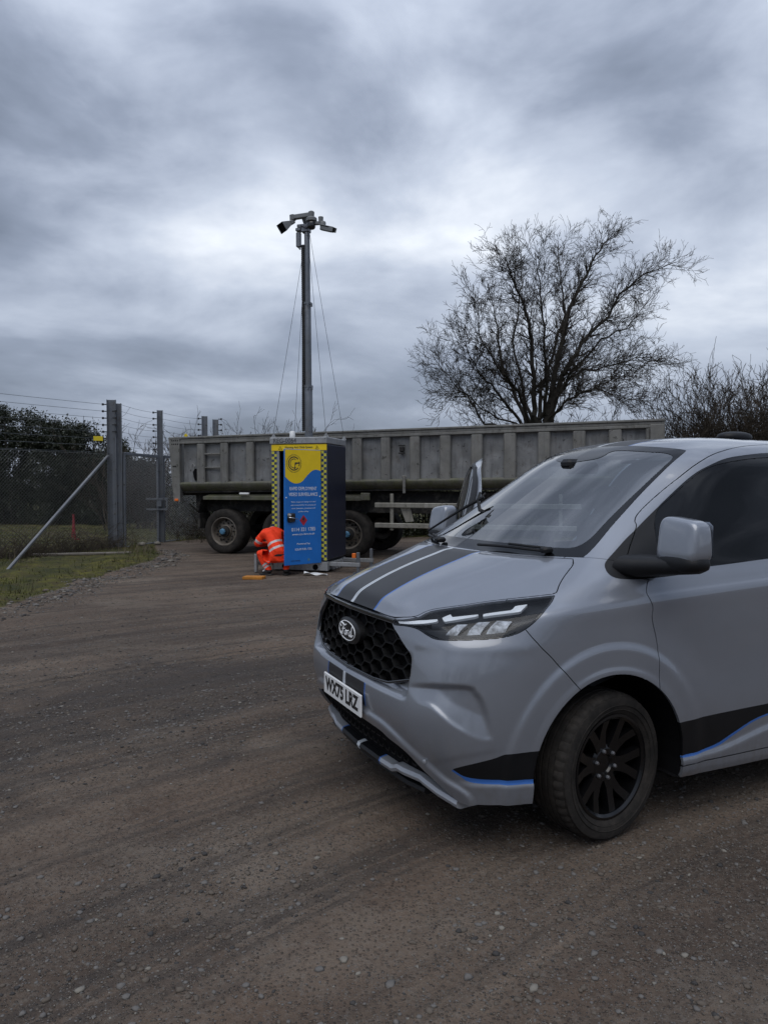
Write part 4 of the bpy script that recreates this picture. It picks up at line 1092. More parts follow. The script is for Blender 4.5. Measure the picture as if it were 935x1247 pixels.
# loose gravel, far too many stones to count
def stones_mesh(name, pts, size, mat, seed, mi=None):
    """low, angular pebbles (14 faces each)"""
    rng = np.random.default_rng(seed); n = len(pts)
    a = np.arange(5)/5*2*np.pi
    base = np.concatenate([[[0, 0, -.6]], np.stack([np.cos(a), np.sin(a), a*0-.15], 1), np.stack([np.cos(a+.6)*.72, np.sin(a+.6)*.72, a*0+.42], 1), [[0, 0, .62]]])
    F = []
    for j in range(5):
        k = (j+1) % 5; F += [(0, 1+k, 1+j), (1+j, 1+k, 6+j), (1+k, 6+k, 6+j), (6+j, 6+k, 11)]
    F = np.array(F); nv = len(base)
    jit = 1+rng.uniform(-.32, .32, (n, nv, 3)); P = base[None]*jit
    P *= (size[:, None]*np.stack([rng.uniform(.75, 1.35, n), rng.uniform(.7, 1.1, n), rng.uniform(.45, .85, n)], 1))[:, None, :]
    an = rng.uniform(0, 2*np.pi, n); c, s = np.cos(an)[:, None], np.sin(an)[:, None]
    X = P[..., 0]*c-P[..., 1]*s; Y = P[..., 0]*s+P[..., 1]*c
    V = np.stack([X+pts[:, 0:1], Y+pts[:, 1:2], P[..., 2]+pts[:, 2:3]], -1).reshape(-1, 3)
    FF = (F[None]+(np.arange(n)*nv)[:, None, None]).reshape(-1, 3)
    m = np.repeat(mi, len(F)) if mi is not None else None
    return np_mesh(name, V, FF, mat, None, False, m)
def stone_mat(name, a, b):
    t = NT(name); c = t.mix(t.noise(25, 4, .6), a, b); t.P(Base_Color=c, Roughness=.9, Specular_IOR_Level=.2, Normal=t.bump(t.noise(160, 4), .4, .003)); return t.m
STONES = [stone_mat('stone_grey', (.10, .095, .09), (.17, .16, .15)), stone_mat('stone_brown', (.085, .072, .06), (.14, .118, .097)), stone_mat('stone_pale', (.15, .138, .12), (.25, .232, .20)), stone_mat('stone_dark', (.035, .034, .034), (.07, .066, .063))]
def scatter_gravel():
    rng = np.random.default_rng(11)
    # nearer ground gets more and finer stones
    n = 110000; Y = 1.25*np.exp(rng.uniform(0, math.log(13/1.25), n)); X = rng.uniform(-.62, .62, n)*Y*1.02
    keep = np.ones(n, bool)
    r = np.hypot(X-TC[0], Y-TC[1]); cl = vnoise(r*3.1, np.arctan2(Y-TC[1], X-TC[0])*6, 5)*.6+fbm(X*1.7, Y*1.7, 3, 8)*.7
    keep &= rng.uniform(0, 1, n) < np.clip((cl-.28)*2.2, .06, 1)
    keep &= verge_dist(X, Y) > .15
    X, Y = X[keep], Y[keep]; n = len(X)
    size = .0021*np.exp(rng.exponential(.38, n))*np.clip(Y/2.6, .8, 2.2)
    size = np.minimum(size, .015)
    Z = ground_z(X, Y)+size*.12
    o = stones_mesh('gravel', np.stack([X, Y, Z], 1), size, STONES, 3, rng.choice(4, n, p=[.40, .42, .04, .14])); tag(o, kind='stuff')
    # coarser rubble along the foot of the verge
    n = 3600; k = rng.integers(2, 10, n); tt = rng.uniform(0, 1, n); P = VERGE[k]*(1-tt)[:, None]+VERGE[k+1]*tt[:, None]
    d = rng.normal(.16, .17, n); P = P+np.stack([d, -d*.15], 1); size = .011*np.exp(rng.normal(0, .55, n)); size = np.minimum(size, .07)
    o = stones_mesh('rubble', np.stack([P[:, 0], P[:, 1], ground_z(P[:, 0], P[:, 1])+size*.15], 1), size, STONES, 5, rng.choice(4, n, p=[.42, .24, .16, .18])); tag(o, kind='stuff')
scatter_gravel()
def gpt(px, py, z=0.):
    """ground point seen at a place of the photograph, as metres (only used to note where things stand)"""
    Y = (CAM_H-z)*898.36/(py-591.); return (px-467.5)/898.36*Y, Y
BIG = [((418, 1181), .020, 2, 'pale angular stone alone on the dirt at the bottom centre'), ((88, 1216), .019, 2, 'flat pale stone on the dirt in the bottom corner below the fence'), ((103, 1130), .017, 0, 'round grey stone on the tyre track below the mossy verge'),
       ((476, 1216), .017, 0, 'dark grey stone half sunk beside the pale angular one'), ((572, 1206), .021, 0, 'largest of the grey stones in the cluster below the front bumper'), ((726, 1153), .018, 0, 'brown-grey stone on the dirt below the black front wheel'), ((655, 1222), .019, 2, 'thin cream stone flake lying near the bottom edge'), ((782, 1066), .016, 1, 'brown stone on the dirt right of the black front wheel')]
for k, (p, s_, m_, lab) in enumerate(BIG):
    x_, y_ = gpt(*p); o = stones_mesh('stone', np.array([(0, 0, s_*.15)]), np.array([s_]), STONES[m_], 50+k)
    o.location = (x_, y_, float(ground_z(x_, y_))); tag(o, lab, 'stone')
# ---------------------------------------------------------------- tipper semi-trailer standing across the yard
def grime_mat(name, a, b, green=0., rough=.6, metal=.0, streak=1.):
    t = NT(name); co = t.coord('Object'); sp = t.nd('ShaderNodeSeparateXYZ', {0: t.coord('Generated')})
    n = t.noise(2.2, 7, .65, co, .4); st = t.noise(3.0, 6, .6, co, .2, stretch=(5, 5, .35)); sp_ = t.noise(9, 5, .7, co, .3)
    c = t.mix(t.ramp(n, [(.34, 0.), (.68, 1.)]), a, b)
    c = t.mix(t.math('MULTIPLY', t.ramp(st, [(.5, 0.), (.72, 1.)]), .55*streak), c, tuple(x*.38 for x in a))
    c = t.mix(t.ramp(sp_, [(.61, 0.), (.66, .85)]), c, (.035, .032, .028))
    c = t.mix(t.math('MULTIPLY', t.ramp(t.noise(5, 6, .7, co, .5, off=(4, 4, 4)), [(.5, 0.), (.7, 1.)]), .35), c, (.20, .185, .16))
    c = t.mix(t.math('MULTIPLY', t.ramp(t.noise(7, 6, .7, co, .3, off=(2, 7, 3), stretch=(1, 1, .5)), [(.58, 0.), (.70, 1.)]), .5), c, (.060, .045, .032))
    if green: c = t.mix(t.math('MULTIPLY', t.ramp(t.noise(4, 6, .65, co, .4, off=(9, 1, 0)), [(.42, 0.), (.66, 1.)]), green), c, (.085, .095, .030))
    t.P(Base_Color=c, Roughness=rough, Metallic=metal, Normal=t.bump(t.math('ADD', n, t.math('MULTIPLY', sp_, .3)), .35, .02)); return t.m
M['tip_frame'] = grime_mat('weathered_frame', (.125, .124, .118), (.208, .206, .196), .10)
M['tip_panel'] = grime_mat('dented_aluminium', (.15, .154, .158), (.245, .25, .253), 0, .5, .15)
M['tip_lower'] = grime_mat('mossy_rail', (.060, .060, .048), (.115, .112, .09), .6)
M['chassis'] = grime_mat('chassis_black', (.007, .007, .0075), (.017, .016, .0155), 0, .8)
M['truck_rim'] = grime_mat('steel_rim', (.11, .095, .08), (.20, .175, .145), 0, .55, .2)
M['hub_blue'] = simple('blue_hub_cap', (.07, .19, .31), .5, var=.3, vscale=20)
M['amber'] = simple('amber_lens', (.75, .16, .02), .3)
M['guard_alloy'] = grime_mat('guard_alloy', (.23, .22, .19), (.33, .32, .285), .08, .5, .2)
TL_ANG = -math.atan2(3.5, 10.28)
def build_trailer():
    tr = empty('tipper_trailer', 'grey weathered tipper trailer with ribbed sides standing across the yard behind the blue cabinet', 'trailer', (-5.05, 17.4, .075), TL_ANG)
    K = .0115; SH = Matrix.Identity(4); SH[2][0] = K            # the body sits a little nose up
    LEN = 10.9; D = 2.45; z1 = 2.715; zb = 1.605
    def part(name, mat, fn, parent=tr, **k):
        m = MB(); fn(m); return m.build(name, mat, parent, **k)
    # top rail: three stepped folds
    def top(m):
        for z0, z_, y0 in ((z1-.045, z1, -.035), (z1-.105, z1-.047, -.012), (z1-.165, z1-.107, -.028)):
            m.box((LEN/2, y0+.05, (z0+z_)/2), (LEN, .10, z_-z0), SH, .008)
    part('top_rail', M['tip_frame'], top)
    # rear and front corner posts
    def rear(m):
        m.add([(0, -.03, z1-.01), (.30, -.03, z1-.01), (.30, -.03, 1.20), (.13, -.03, 1.20), (0, .09, z1-.01), (.30, .09, z1-.01), (.30, .09, 1.20), (.13, .09, 1.20)], [(3, 2, 1, 0), (4, 5, 6, 7), (0, 1, 5, 4), (1, 2, 6, 5), (2, 3, 7, 6), (3, 0, 4, 7)])
    rp = part('rear_post', M['tip_frame'], rear)
    def holes(m):
        for r_ in range(2):
            for c_ in range(4): m.box((.10+.05*c_, -.032, z1-.08-.085*r_), (.022, .006, .03))
        m.box((.13, -.032, 2.03), (.035, .006, .03)); m.box((.18, -.032, 2.03), (.035, .006, .03))
    tag(part('bolt_hole', M['void'], holes, rp), kind='stuff')
    part('marker_lamp', M['amber'], lambda m: m.box((.215, -.045, 1.245), (.10, .03, .055), None, .01), rp)
    part('front_post', M['tip_frame'], lambda m: m.box((LEN-.13, .02, (z1+zb)/2-.05), (.26, .12, z1-zb-.1), SH, .01))
    starts = [.36, .96, 1.57, 2.234, 2.88, 3.53, 4.18, 4.83, 5.47, 6.12, 6.78, 7.44, 8.12, 8.79, 9.46, 10.13]
    wid = [.39, .41, .465]+[.43]*13
    rng = random.Random(4)
    # recessed panels with their own dents, ribs between them
    for k, (s0, w) in enumerate(zip(starts, wid)):
        m = MB(); nx, nz = 9, 13; V = []; dents = [(rng.uniform(0, w), rng.uniform(0, .9), rng.uniform(.05, .14), rng.uniform(-.022, .022)) for _ in range(7)]
        for i in range(nx+1):
            for j in range(nz+1):
                x_, z_ = w*i/nx, .94*j/nz; b = .012*math.sin(math.pi*i/nx)*math.sin(math.pi*j/nz)
                for dx, dz, dr, da in dents: b += da*math.exp(-((x_-dx)**2+(z_-dz)**2)/dr**2)
                V.append((s0-.02+x_*(w+.04)/w, .085+b, 1.61+z_*1.02))
        m.add(V, [(i*(nz+1)+j, (i+1)*(nz+1)+j, (i+1)*(nz+1)+j+1, i*(nz+1)+j+1) for i in range(nx) for j in range(nz)], SH)
        m.build('side_panel', M['tip_panel'], tr, True)
        a = s0+w; b = starts[k+1] if k < 15 else LEN-.26
        if b-a > .05: part('rib', M['tip_frame'], lambda m: m.box(((a+b)/2, .03, (z1-.165+1.60)/2), (b-a, .11, z1-.165-1.60), SH, .022))
    # rungs let into the second bay
    for z_ in (2.30, 1.985): part('rung', M['tip_frame'], lambda m: m.box((.96+.205, .02, z_), (.41, .07, .028), SH, .006))
    # hole torn in the first bay, bracket in another
    def torn(m):
        pts = [(.60, 1.90), (.655, 1.98), (.70, 1.97), (.705, 1.86), (.74, 1.80), (.73, 1.70), (.66, 1.69), (.62, 1.78)]
        m.prism(pts, .012, Matrix(((1, 0, 0, 0), (0, 0, 1, .055), (0, 1, 0, 0), (0, 0, 0, 1))))
    part('torn_hole', M['void'], torn)
    part('torn_edge', M['tip_panel'], lambda m: m.tube([(.585, .05, 2.0), (.62, .03, 2.10), (.68, .03, 2.03), (.66, .04, 1.97)], .012, 5))
    part('clamp_bracket', M['chassis'], lambda m: (m.box((5.62+.1, .04, 2.28), (.09, .08, .10), SH, .01), m.box((5.62+.1, .02, 2.36), (.13, .05, .025), SH), m.box((5.62+.1, .02, 2.20), (.13, .05, .025), SH)))
    # rounded lower rail
    def low(m):
        sec = [(.10, 1.66), (-.005, 1.655), (-.030, 1.630), (-.034, 1.60), (.0, 1.53), (.07, 1.46), (.17, 1.41), (.30, 1.40)]
        V = [(x_, y_, z_) for x_ in (.30, LEN-.02) for y_, z_ in sec]; k = len(sec)
        m.add(V, [(i, i+1, k+i+1, k+i) for i in range(k-1)]+[tuple(range(k))], SH)
    part('lower_rail', M['tip_lower'], low, smooth=True, angle=40)
    # rest of the body: far wall, floor, front wall, tailgate
    part('far_wall', M['tip_frame'], lambda m: m.box((LEN/2, D-.05, (z1+1.45)/2), (LEN, .10, z1-1.45), SH))
    part('body_floor', M['chassis'], lambda m: m.box((LEN/2, D/2, 1.44), (LEN-.2, D-.2, .06), SH))
    part('headboard', M['tip_frame'], lambda m: m.box((LEN-.04, D/2, (z1+1.45)/2), (.08, D-.2, z1-1.45), SH))
    part('tailgate', M['tip_frame'], lambda m: m.box((.10, D/2, (z1+1.35)/2-.02), (.10, D-.22, z1-1.38), SH))
    # chassis
    for y_ in (.75, 1.70): part('chassis_rail', M['chassis'], lambda m: m.beam((.5, y_, 1.20), (LEN-.3, y_, 1.25), .14, .30))
    part('dark_infill', M['chassis'], lambda m: m.box((LEN/2-.3, D*.5, 1.22), (LEN-1.6, D*.72, .46)))  # solid dark block added to close the bright gaps under the body
    part('underside_tank', M['chassis'], lambda m: m.box((7.4, .65, .98), (1.3, .5, .5), None, .06))
    for s in (1.44, 2.93, 4.50):
        part('axle', M['chassis'], lambda m: m.tube([(s, .2, .53), (s, D-.2, .53)], .075, 10))
    # mudguard over the bogie, with a hanging flap at the tail
    def mud(m):
        sec = [(.82, 1.20), (.90, 1.31), (.96, 1.335), (4.86, 1.345), (4.93, 1.30)]
        for a, b in zip(sec[:-1], sec[1:]): m.add([(a[0], -.02, a[1]), (b[0], -.02, b[1]), (b[0], .42, b[1]+.10), (a[0], .42, a[1]+.10)], [(0, 1, 2, 3)])
        m.box((2.92, -.015, 1.295), (4.0, .03, .085), None, .008)
    part('mudguard', M['tip_lower'], mud)
    part('mud_flap', M['chassis'], lambda m: (m.add([(.84, .0, 1.25), (.76, .0, .92), (.76, .44, .92), (.84, .44, 1.25)], [(0, 1, 2, 3)]), m.box((.79, .22, .76), (.05, .46, .36)), m.box((.73, .22, .92), (.10, .46, .05))))
    part('mudguard_step', M['plate_white'], lambda m: m.box((2.02, -.06, 1.40), (.24, .06, .045), None, .01))
    part('flap_hook', M['tip_frame'], lambda m: (m.box((5.80, -.05, 1.70), (.10, .05, .05), SH, .01), m.box((5.80, -.06, 1.52), (.06, .035, .34), SH, .01)))
    part('mudguard_bracket', M['tip_lower'], lambda m: m.box((4.93, -.05, 1.345), (.20, .06, .16), None, .01))
    # side guard: two rails on uprights, landing legs, stowed hose box
    for z_, x0 in ((1.165, 5.13), (.735, 5.13)): part('guard_rail', M['guard_alloy'], lambda m: m.box(((x0+9.4)/2, -.01, z_), (9.4-x0, .035, .105), None, .012))
    for x_ in (5.50, 7.2, 9.0): part('guard_upright', M['guard_alloy'], lambda m: m.box((x_, .035, 1.02), (.07, .05, .78), None, .008))
    for x_ in (5.78,): part('stay', M['guard_alloy'], lambda m: m.add([(5.68, .06, 1.11), (5.90, .06, 1.11), (5.98, .06, .83), (5.80, .06, .81)], [(0, 1, 2, 3)]))
    for y_ in (.55, 1.9): part('landing_leg', M['chassis'], lambda m: (m.beam((8.6, y_, 1.2), (8.6, y_, .08), .14, .14), m.box((8.6, y_, .03), (.32, .30, .06))))
    # wheels: super-single tyres on dished steel rims
    first = None
    for y_, rot in ((.02, math.pi), (D-.02, 0)):
        for s in (1.44, 2.93, 4.50):
            if first is None:
                w = MB()
                w.lathe([(.325, .0), (.335, .012), (.318, .018), (.298, -.005), (.285, -.06), (.275, -.115), (.265, -.125), (.155, -.100), (.150, -.060), (.13, -.045)], 44, axis='y', mats=[0]*9)
                first = w.build('wheel', M['truck_rim'], tr, True, 40)
                t_ = MB(); t_.lathe([(.318, -.01), (.34, .022), (.40, .040), (.46, .036), (.495, .015), (.517, -.02), (.522, -.05), (.522, -.08), (.512, -.085), (.512, -.10), (.522, -.105), (.522, -.165), (.512, -.17), (.512, -.185), (.522, -.19), (.522, -.25), (.512, -.255), (.512, -.27), (.522, -.275), (.517, -.33), (.495, -.365), (.33, -.37)], 64, axis='y'); t_.build('tyre', M['tyre_dusty'], first, True, 30)
                h = MB(); h.lathe([(.135, -.06), (.125, .0), (.088, .012), (.08, .03), (.065, .06), (.001, .066)], 24, axis='y'); hub = h.build('hub', M['chassis'], first, True, 35)
                c = MB(); c.lathe([(.072, .05), (.070, .085), (.055, .100), (.001, .104)], 8, axis='y'); c.build('hub_cap', M['hub_blue'], hub, False)
                st = MB()
                for k in range(10):
                    a = 2*math.pi*k/10; st.lathe([(.020, -.10), (.020, -.065), (.012, -.058), (.0005, -.055)], 6, Matrix.Translation((.200*math.cos(a), 0, .200*math.sin(a))), axis='y')
                    st.lathe([(.028, -.1045), (.0005, -.104)], 8, Matrix.Translation((.245*math.cos(a+.31), 0, .245*math.sin(a+.31))), axis='y')
                tag(st.build('stud', M['chassis'], first), kind='stuff')
                o = first
            else: o = copy_tree(first, tr)
            o.location = (s, y_, .527); o.rotation_euler = (0, rng.uniform(0, 6), 0) if rot == 0 else (0, 0, math.pi)
            if rot: o.rotation_euler = Euler((0, 0, math.pi))
    return tr
build_trailer()
# ---------------------------------------------------------------- surveillance tower: cabinet, mast, cameras, guys
M['tower_blue'] = simple('cabinet_blue', (.007, .15, .52), .38, var=.08, vscale=3)
M['tower_navy'] = simple('cabinet_navy', (.010, .013, .030), .42, var=.15, vscale=3, bump=.05, bscale=6)
M['tower_yellow'] = simple('print_yellow', (.85, .60, .006), .42, var=.05)
M['galv'] = grime_mat('galvanised_steel', (.27, .28, .29), (.36, .37, .38), 0, .45, .35, .5)
M['mast_alloy'] = grime_mat('mast_alloy', (.12, .135, .155), (.18, .195, .22), 0, .4, .45, .4)
M['cam_grey'] = simple('camera_grey', (.16, .17, .175), .45, var=.1)
M['cable_black'] = simple('cable_black', (.012, .012, .013), .5)
M['warn_red'] = simple('warning_red', (.40, .012, .03), .4)
M['print_dark'] = simple('print_dark', (.02, .022, .03), .45)
M['orange_wood'] = simple('orange_board', (.40, .16, .018), .75, var=.25, vscale=12)
def checker_mat():
    t = NT('chequer_tape'); c = t.nd('ShaderNodeTexChecker', {'Vector': t.coord('Object'), 'Scale': 1/.051, 'Color1': (.55, .52, .06, 1), 'Color2': (.03, .05, .115, 1)}).outputs[0]
    t.P(Base_Color=c, Roughness=.35); return t.m
M['checker'] = checker_mat()
def build_tower():
    phi = R(16); W, D = 1.10, 1.05; C = Vector((-1.063, 13.7, 0)); gz = float(ground_z(-1.5, 13.8))
    org = C-W*Vector((math.cos(phi), -math.sin(phi), 0)); org.z = gz-.02
    tw = empty('surveillance_tower', 'blue and yellow surveillance cabinet with tall camera mast standing in front of the tipper trailer', 'camera tower', org, -phi)
    def part(name, mat, fn, parent=tw, **k):
        m = MB(); fn(m); return m.build(name, mat, parent, **k)
    z0, z1 = .235, 2.415
    t = .03
    def shell(m):
        m.box((t/2, D/2, (z0+z1)/2), (t, D, z1-z0)); m.box((W/2, D-t/2, (z0+z1)/2), (W-2*t-.004, t, z1-z0)); m.box((W/2, D/2, z0+.02), (W-2*t-.004, D-.02-t, .04)); m.box((W/2, D/2, z1-.02), (W-2*t-.004, D-.02-t, .04))
    cab = part('cabinet', M['tower_navy'], shell)
    part('side_panel', M['tower_navy'], lambda m: m.box((W-.005, D/2+.01, (z0+z1)/2+.01), (.045, D-.02, z1-z0-.02), None, .018), smooth=True, angle=30)
    # inside: rack with gear
    part('equipment_rack', M['chassis'], lambda m: [m.box((W/2, D*.62, .55+.42*k), (W-.2, .55, .26), None, .01) for k in range(4)])
    # door frame: posts with chequer tape, header
    part('frame_post', M['galv'], lambda m: m.box((.075, .02, (z0+z1)/2), (.15, .05, z1-z0-.02)))
    part('frame_post', M['galv'], lambda m: m.box((W-.055, .02, (z0+z1)/2), (.108, .05, z1-z0-.02)))
    for x_ in (.051, W-.0525):
        o = part('chequer_strip', M['checker'], lambda m: m.box((0, 0, 0), (.1015, .003, z1-z0-.14)))
        o.location = (x_, -.0075, (z0+z1)/2-.055)
    hd = part('header', M['tower_yellow'], lambda m: m.box((W/2, -.002, z1-.06), (W+.006, .03, .115), None, .004))
    MF = Matrix(((1, 0, 0, W/2), (0, 0, -1, -.0185), (0, 1, 0, z1-.06), (0, 0, 0, 1)))
    text_mesh('header_lettering', 'Warning Anti Climb System', M['print_dark'], hd, (0, 0), .052, MF, .56, bold=.012)
    for x_ in (-.37, .37):
        m = MB(); m.tube([(W/2+x_-.035, -.019, z1-.09), (W/2+x_+.035, -.019, z1-.09), (W/2+x_, -.019, z1-.03)], .004, 4, closed=True); m.box((W/2+x_, -.019, z1-.065), (.007, .003, .022)); m.build('warning_triangle', M['print_dark'], hd)
    # cap with overhang, its number, corner lugs
    cp = part('cap', M['galv'], lambda m: (m.box((W/2-.01, D/2-.01, z1+.07), (W+.05, D+.05, .125), None, .012),))
    MC = Matrix(((1, 0, 0, 0), (0, 0, -1, -.0365), (0, 1, 0, z1+.072), (0, 0, 0, 1)))
    text_mesh('cap_lettering', 'REG-0064', M['print_dark'], cp, (.05, 0), .088, MC, .46, 'LEFT', bold=.0)
    for x_, y_ in ((W-.02, .02), (W-.02, D-.02), (.02, .02), (.02, D-.02)):
        part('guy_lug', M['galv'], lambda m: m.add([(x_-.05, y_, z1+.135), (x_+.05, y_, z1+.135), (x_, y_, z1+.215), (x_-.05, y_+.02, z1+.135), (x_+.05, y_+.02, z1+.135), (x_, y_+.02, z1+.215)], [(0, 1, 2), (5, 4, 3), (0, 3, 4, 1), (1, 4, 5, 2), (2, 5, 3, 0)]), cp)
    part('aerial', M['plate_white'], lambda m: m.lathe([(.05, 0), (.055, .012), (.052, .13), (.04, .145), (.001, .148)], 16, Matrix.Translation((.27, .35, z1+.13))), smooth=True, angle=40)
    # door leaf: hinged on the right, standing open towards the camera
    dw, dz0, dz1 = .81, .205, 2.30; H = dz1-dz0
    ang = math.pi+R(42)+phi                      # direction of the leaf in the tower frame
    door = MB(); door.box((dw/2, 0, H/2), (dw, .04, H), None, .006)
    dr = door.build('door', [M['tower_blue']], tw, True, 30)
    dr.location = (W-.112, -.025, dz0); dr.rotation_euler = (0, 0, ang)
    # local frame of the leaf: x from hinge to free edge; its outer face looks along +y; lettering is laid from the free edge (left) to the hinge
    def MP(x_, z_, off=.0215): return Matrix(((-1, 0, 0, x_), (0, 0, 1, off), (0, 1, 0, z_), (0, 0, 0, 1)))
    # yellow wave
    n = 40; top = H-.01; V = []
    wave = spline_loop([(0, .50), (.14, .585), (.30, .622), (.46, .585), (.60, .48), (.74, .392), (.87, .365), (1.0, .39)], 8, closed=False)
    for i in range(n+1):
        s = i/n; x_ = dw-.008-s*(dw-.016)              # s runs from free edge to hinge
        # edge of the wave: dips, then climbs towards the hinge
        V += [(x_, .0210, top), (x_, .0210, H-float(np.interp(s, wave[:, 0], wave[:, 1])))]
    me_ = MB(); me_.add(V, [(2*i, 2*i+2, 2*i+3, 2*i+1) for i in range(n)][::1]); me_.build('yellow_wave', M['tower_yellow'], dr)
    lg = MB(); cx, cz = dw-.20, H-.26
    def ringarc(r, w, a0, a1, k=28):
        V = []; 
        for i in range(k+1):
            a = a0+(a1-a0)*i/k; V += [(cx-(r-w/2)*math.cos(a), .0222, cz+(r-w/2)*math.sin(a)), (cx-(r+w/2)*math.cos(a), .0222, cz+(r+w/2)*math.sin(a))]
        lg.add(V, [(2*i, 2*i+1, 2*i+3, 2*i+2) for i in range(k)])
    ringarc(.118, .020, R(40), R(320)); ringarc(.082, .014, R(60), R(300)); ringarc(.118, .02, R(-25), R(18), 8)
    lg.add([(cx-.02, .0222, cz+.02), (cx-.13, .0222, cz+.02), (cx-.13, .0222, cz), (cx-.06, .0222, cz-.005), (cx-.03, .0222, cz-.03), (cx-.03, .0222, cz-.10), (cx-.01, .0222, cz-.10)], [(0, 1, 2, 3, 4, 5, 6)])
    for i in range(34):
        a = 2*math.pi*i/34; lg.box((cx-.157*math.cos(a), .0222, cz+.157*math.sin(a)), (.011, .001, .022), Matrix.Translation((0, 0, 0)))
    lg.build('round_emblem', M['print_dark'], dr)
    wp = M['white_print']
    L = [('RAPID DEPLOYMENT', .795, .062, .60, .0), ('VIDEO SURVEILLANCE', .915, .062, .64, .0), ('Video images are being recorded', 1.075, .030, .55, -.004), ('and monitored for the purpose of', 1.142, .030, .555, -.004), ('crime detection, prevention and', 1.210, .030, .53, -.004), ('public safety', 1.277, .030, .22, -.004),
         ('0114 321 1785', 1.655, .066, .53, .0), ('www.cctv-hire.co.uk', 1.755, .036, .50, .0), ('Powered by', 1.965, .042, .29, .0), ('SOLAR FUEL CELL', 2.095-.02, .036, .38, .0)]
    zs = H/2.095
    for k, (s_, zt, h, w, b) in enumerate(L):
        zt = zt*.87+.02 if k < 6 else zt*.86+.03
        text_mesh('lettering', s_, wp, dr, (0, 0), h, MP(dw/2, H-zt), w, bold=b)
    # hazard diamond with a flame, lock, stickers, rivets
    hz = MB(); hx, hzz = dw/2-.0, H-1.29
    hx = dw*.50
    hz.add([(hx-.085, .0222, hzz), (hx, .0222, hzz+.10), (hx+.085, .0222, hzz), (hx, .0222, hzz-.10)], [(0, 1, 2, 3)]); hd_ = hz.build('hazard_diamond', M['warn_red'], dr)
    fl = MB(); fl.add([(hx-.02, .0232, hzz), (hx-.028, .0232, hzz+.03), (hx-.008, .0232, hzz+.05), (hx, .0232, hzz+.075), (hx+.012, .0232, hzz+.04), (hx+.026, .0232, hzz+.025), (hx+.02, .0232, hzz)], [(0, 1, 2, 3, 4, 5, 6)]); fl.box((hx, .0232, hzz-.012), (.05, .001, .008)); fl.build('flame_mark', M['print_dark'], hd_)
    lk = MB(); lk.box((dw-.13, .035, H-1.235), (.17, .05, .17), None, .02); lock = lk.build('door_lock', M['gloss_black'], dr, True, 40)
    m = MB(); m.tube([(dw-.06, .065, H-1.23), (dw-.12, .072, H-1.235), (dw-.26, .066, H-1.265)], .010, 6); m.box((dw-.09, .064, H-1.19), (.05, .012, .03), None, .004); m.build('lock_handle', M['chrome'], lock, True)
    for x_, z_ in ((dw-.03, H-.875), (.03, H-.86)):
        m = MB(); m.lathe([(.014, 0), (.012, .006), (.001, .008)], 10, Matrix.Translation((x_, .02, z_)) @ Euler((R(-90), 0, 0)).to_matrix().to_4x4()); m.build('rivet', M['plate_white'], dr, True)
    st = MB(); st.box((dw*.70, .0215, .075), (.20, .001, .022)); st.box((dw*.40, .0215, .075), (.03, .001, .04)); st.build('sticker', M['stripe_silver'], dr) if False else None
    text_mesh('lettering', 'CCTV TOWERS', M['print_dark'], dr, (0, 0), .022, MP(dw*.72, .075), .20)
    m = MB(); m.lathe([(.028, 0), (.028, .001), (.0005, .001)], 14, Matrix.Translation((dw*.36, .0205, .08)) @ Euler((R(-90), 0, 0)).to_matrix().to_4x4()); m.build('round_sticker', M['hub_blue'], dr)
    # skid base with forklift pockets and outriggers
    part('base_beam', M['galv'], lambda m: m.box((W/2, .05, .135), (W+.02, .10, .17), None, .006))
    part('base_beam', M['galv'], lambda m: m.box((W/2, D-.05, .135), (W+.02, .10, .17), None, .006))
    for x_ in (.06, W-.06): part('base_beam', M['galv'], lambda m: m.box((x_, D/2, .13), (.11, D-.21, .15), None, .006))
    for x_ in (W-.23, .25):
        part('beam_hole', M['void'], lambda m: m.lathe([(.055, 0), (.055, .003), (.0005, .003)], 18, Matrix.Translation((x_, .0005, .115)) @ Euler((R(90), 0, 0)).to_matrix().to_4x4()))
    for y_ in (.10, D-.12): part('outrigger', M['galv'], lambda m: m.box((W+.30, y_+.03, .17), (.62, .075, .075), None, .006))
    for y_, yk in ((.13, 1), (D-.09, 0)):
        part('outrigger_leg', M['mast_alloy'], lambda m: (m.box((W+.57, y_, .21), (.055, .055, .38), None, .006), m.box((W+.57, y_, .02), (.16, .16, .02))))
    part('leg_reflector', M['amber'], lambda m: m.box((W+.50, .10, .34), (.07, .06, .09), None, .008))
    for k in range(4): part('base_cleat', M['galv'], lambda m: m.box((W+.035, .24+.16*k, .13), (.06, .05, .15), None, .006))
    part('outrigger', M['galv'], lambda m: m.box((-.10, -.03, .17), (.22, .07, .07), None, .006))
    part('outrigger_leg', M['galv'], lambda m: m.box((-.17, -.36, .20), (.055, .055, .34), None, .006))
    part('outrigger', M['galv'], lambda m: m.beam((-.02, .05, .17), (-.17, -.36, .20), .06, .06))
    # mast: three sections with collars, drag chain, head
    mx, my = W/2, D/2-.02; lean = -.006
    secs = [(z1+.12, 3.55, .078), (3.53, 5.14, .064), (5.12, 6.52, .054)]
    for a, b, r_ in secs:
        part('mast_section', M['mast_alloy'], lambda m: m.lathe([(r_*.98, a), (r_, a+.01), (r_, b-.01), (r_*.96, b), (.0005, b)], 12, Matrix(((1, 0, lean, mx-lean*z1), (0, 1, 0, my), (0, 0, 1, 0), (0, 0, 0, 1)))), smooth=True, angle=35)
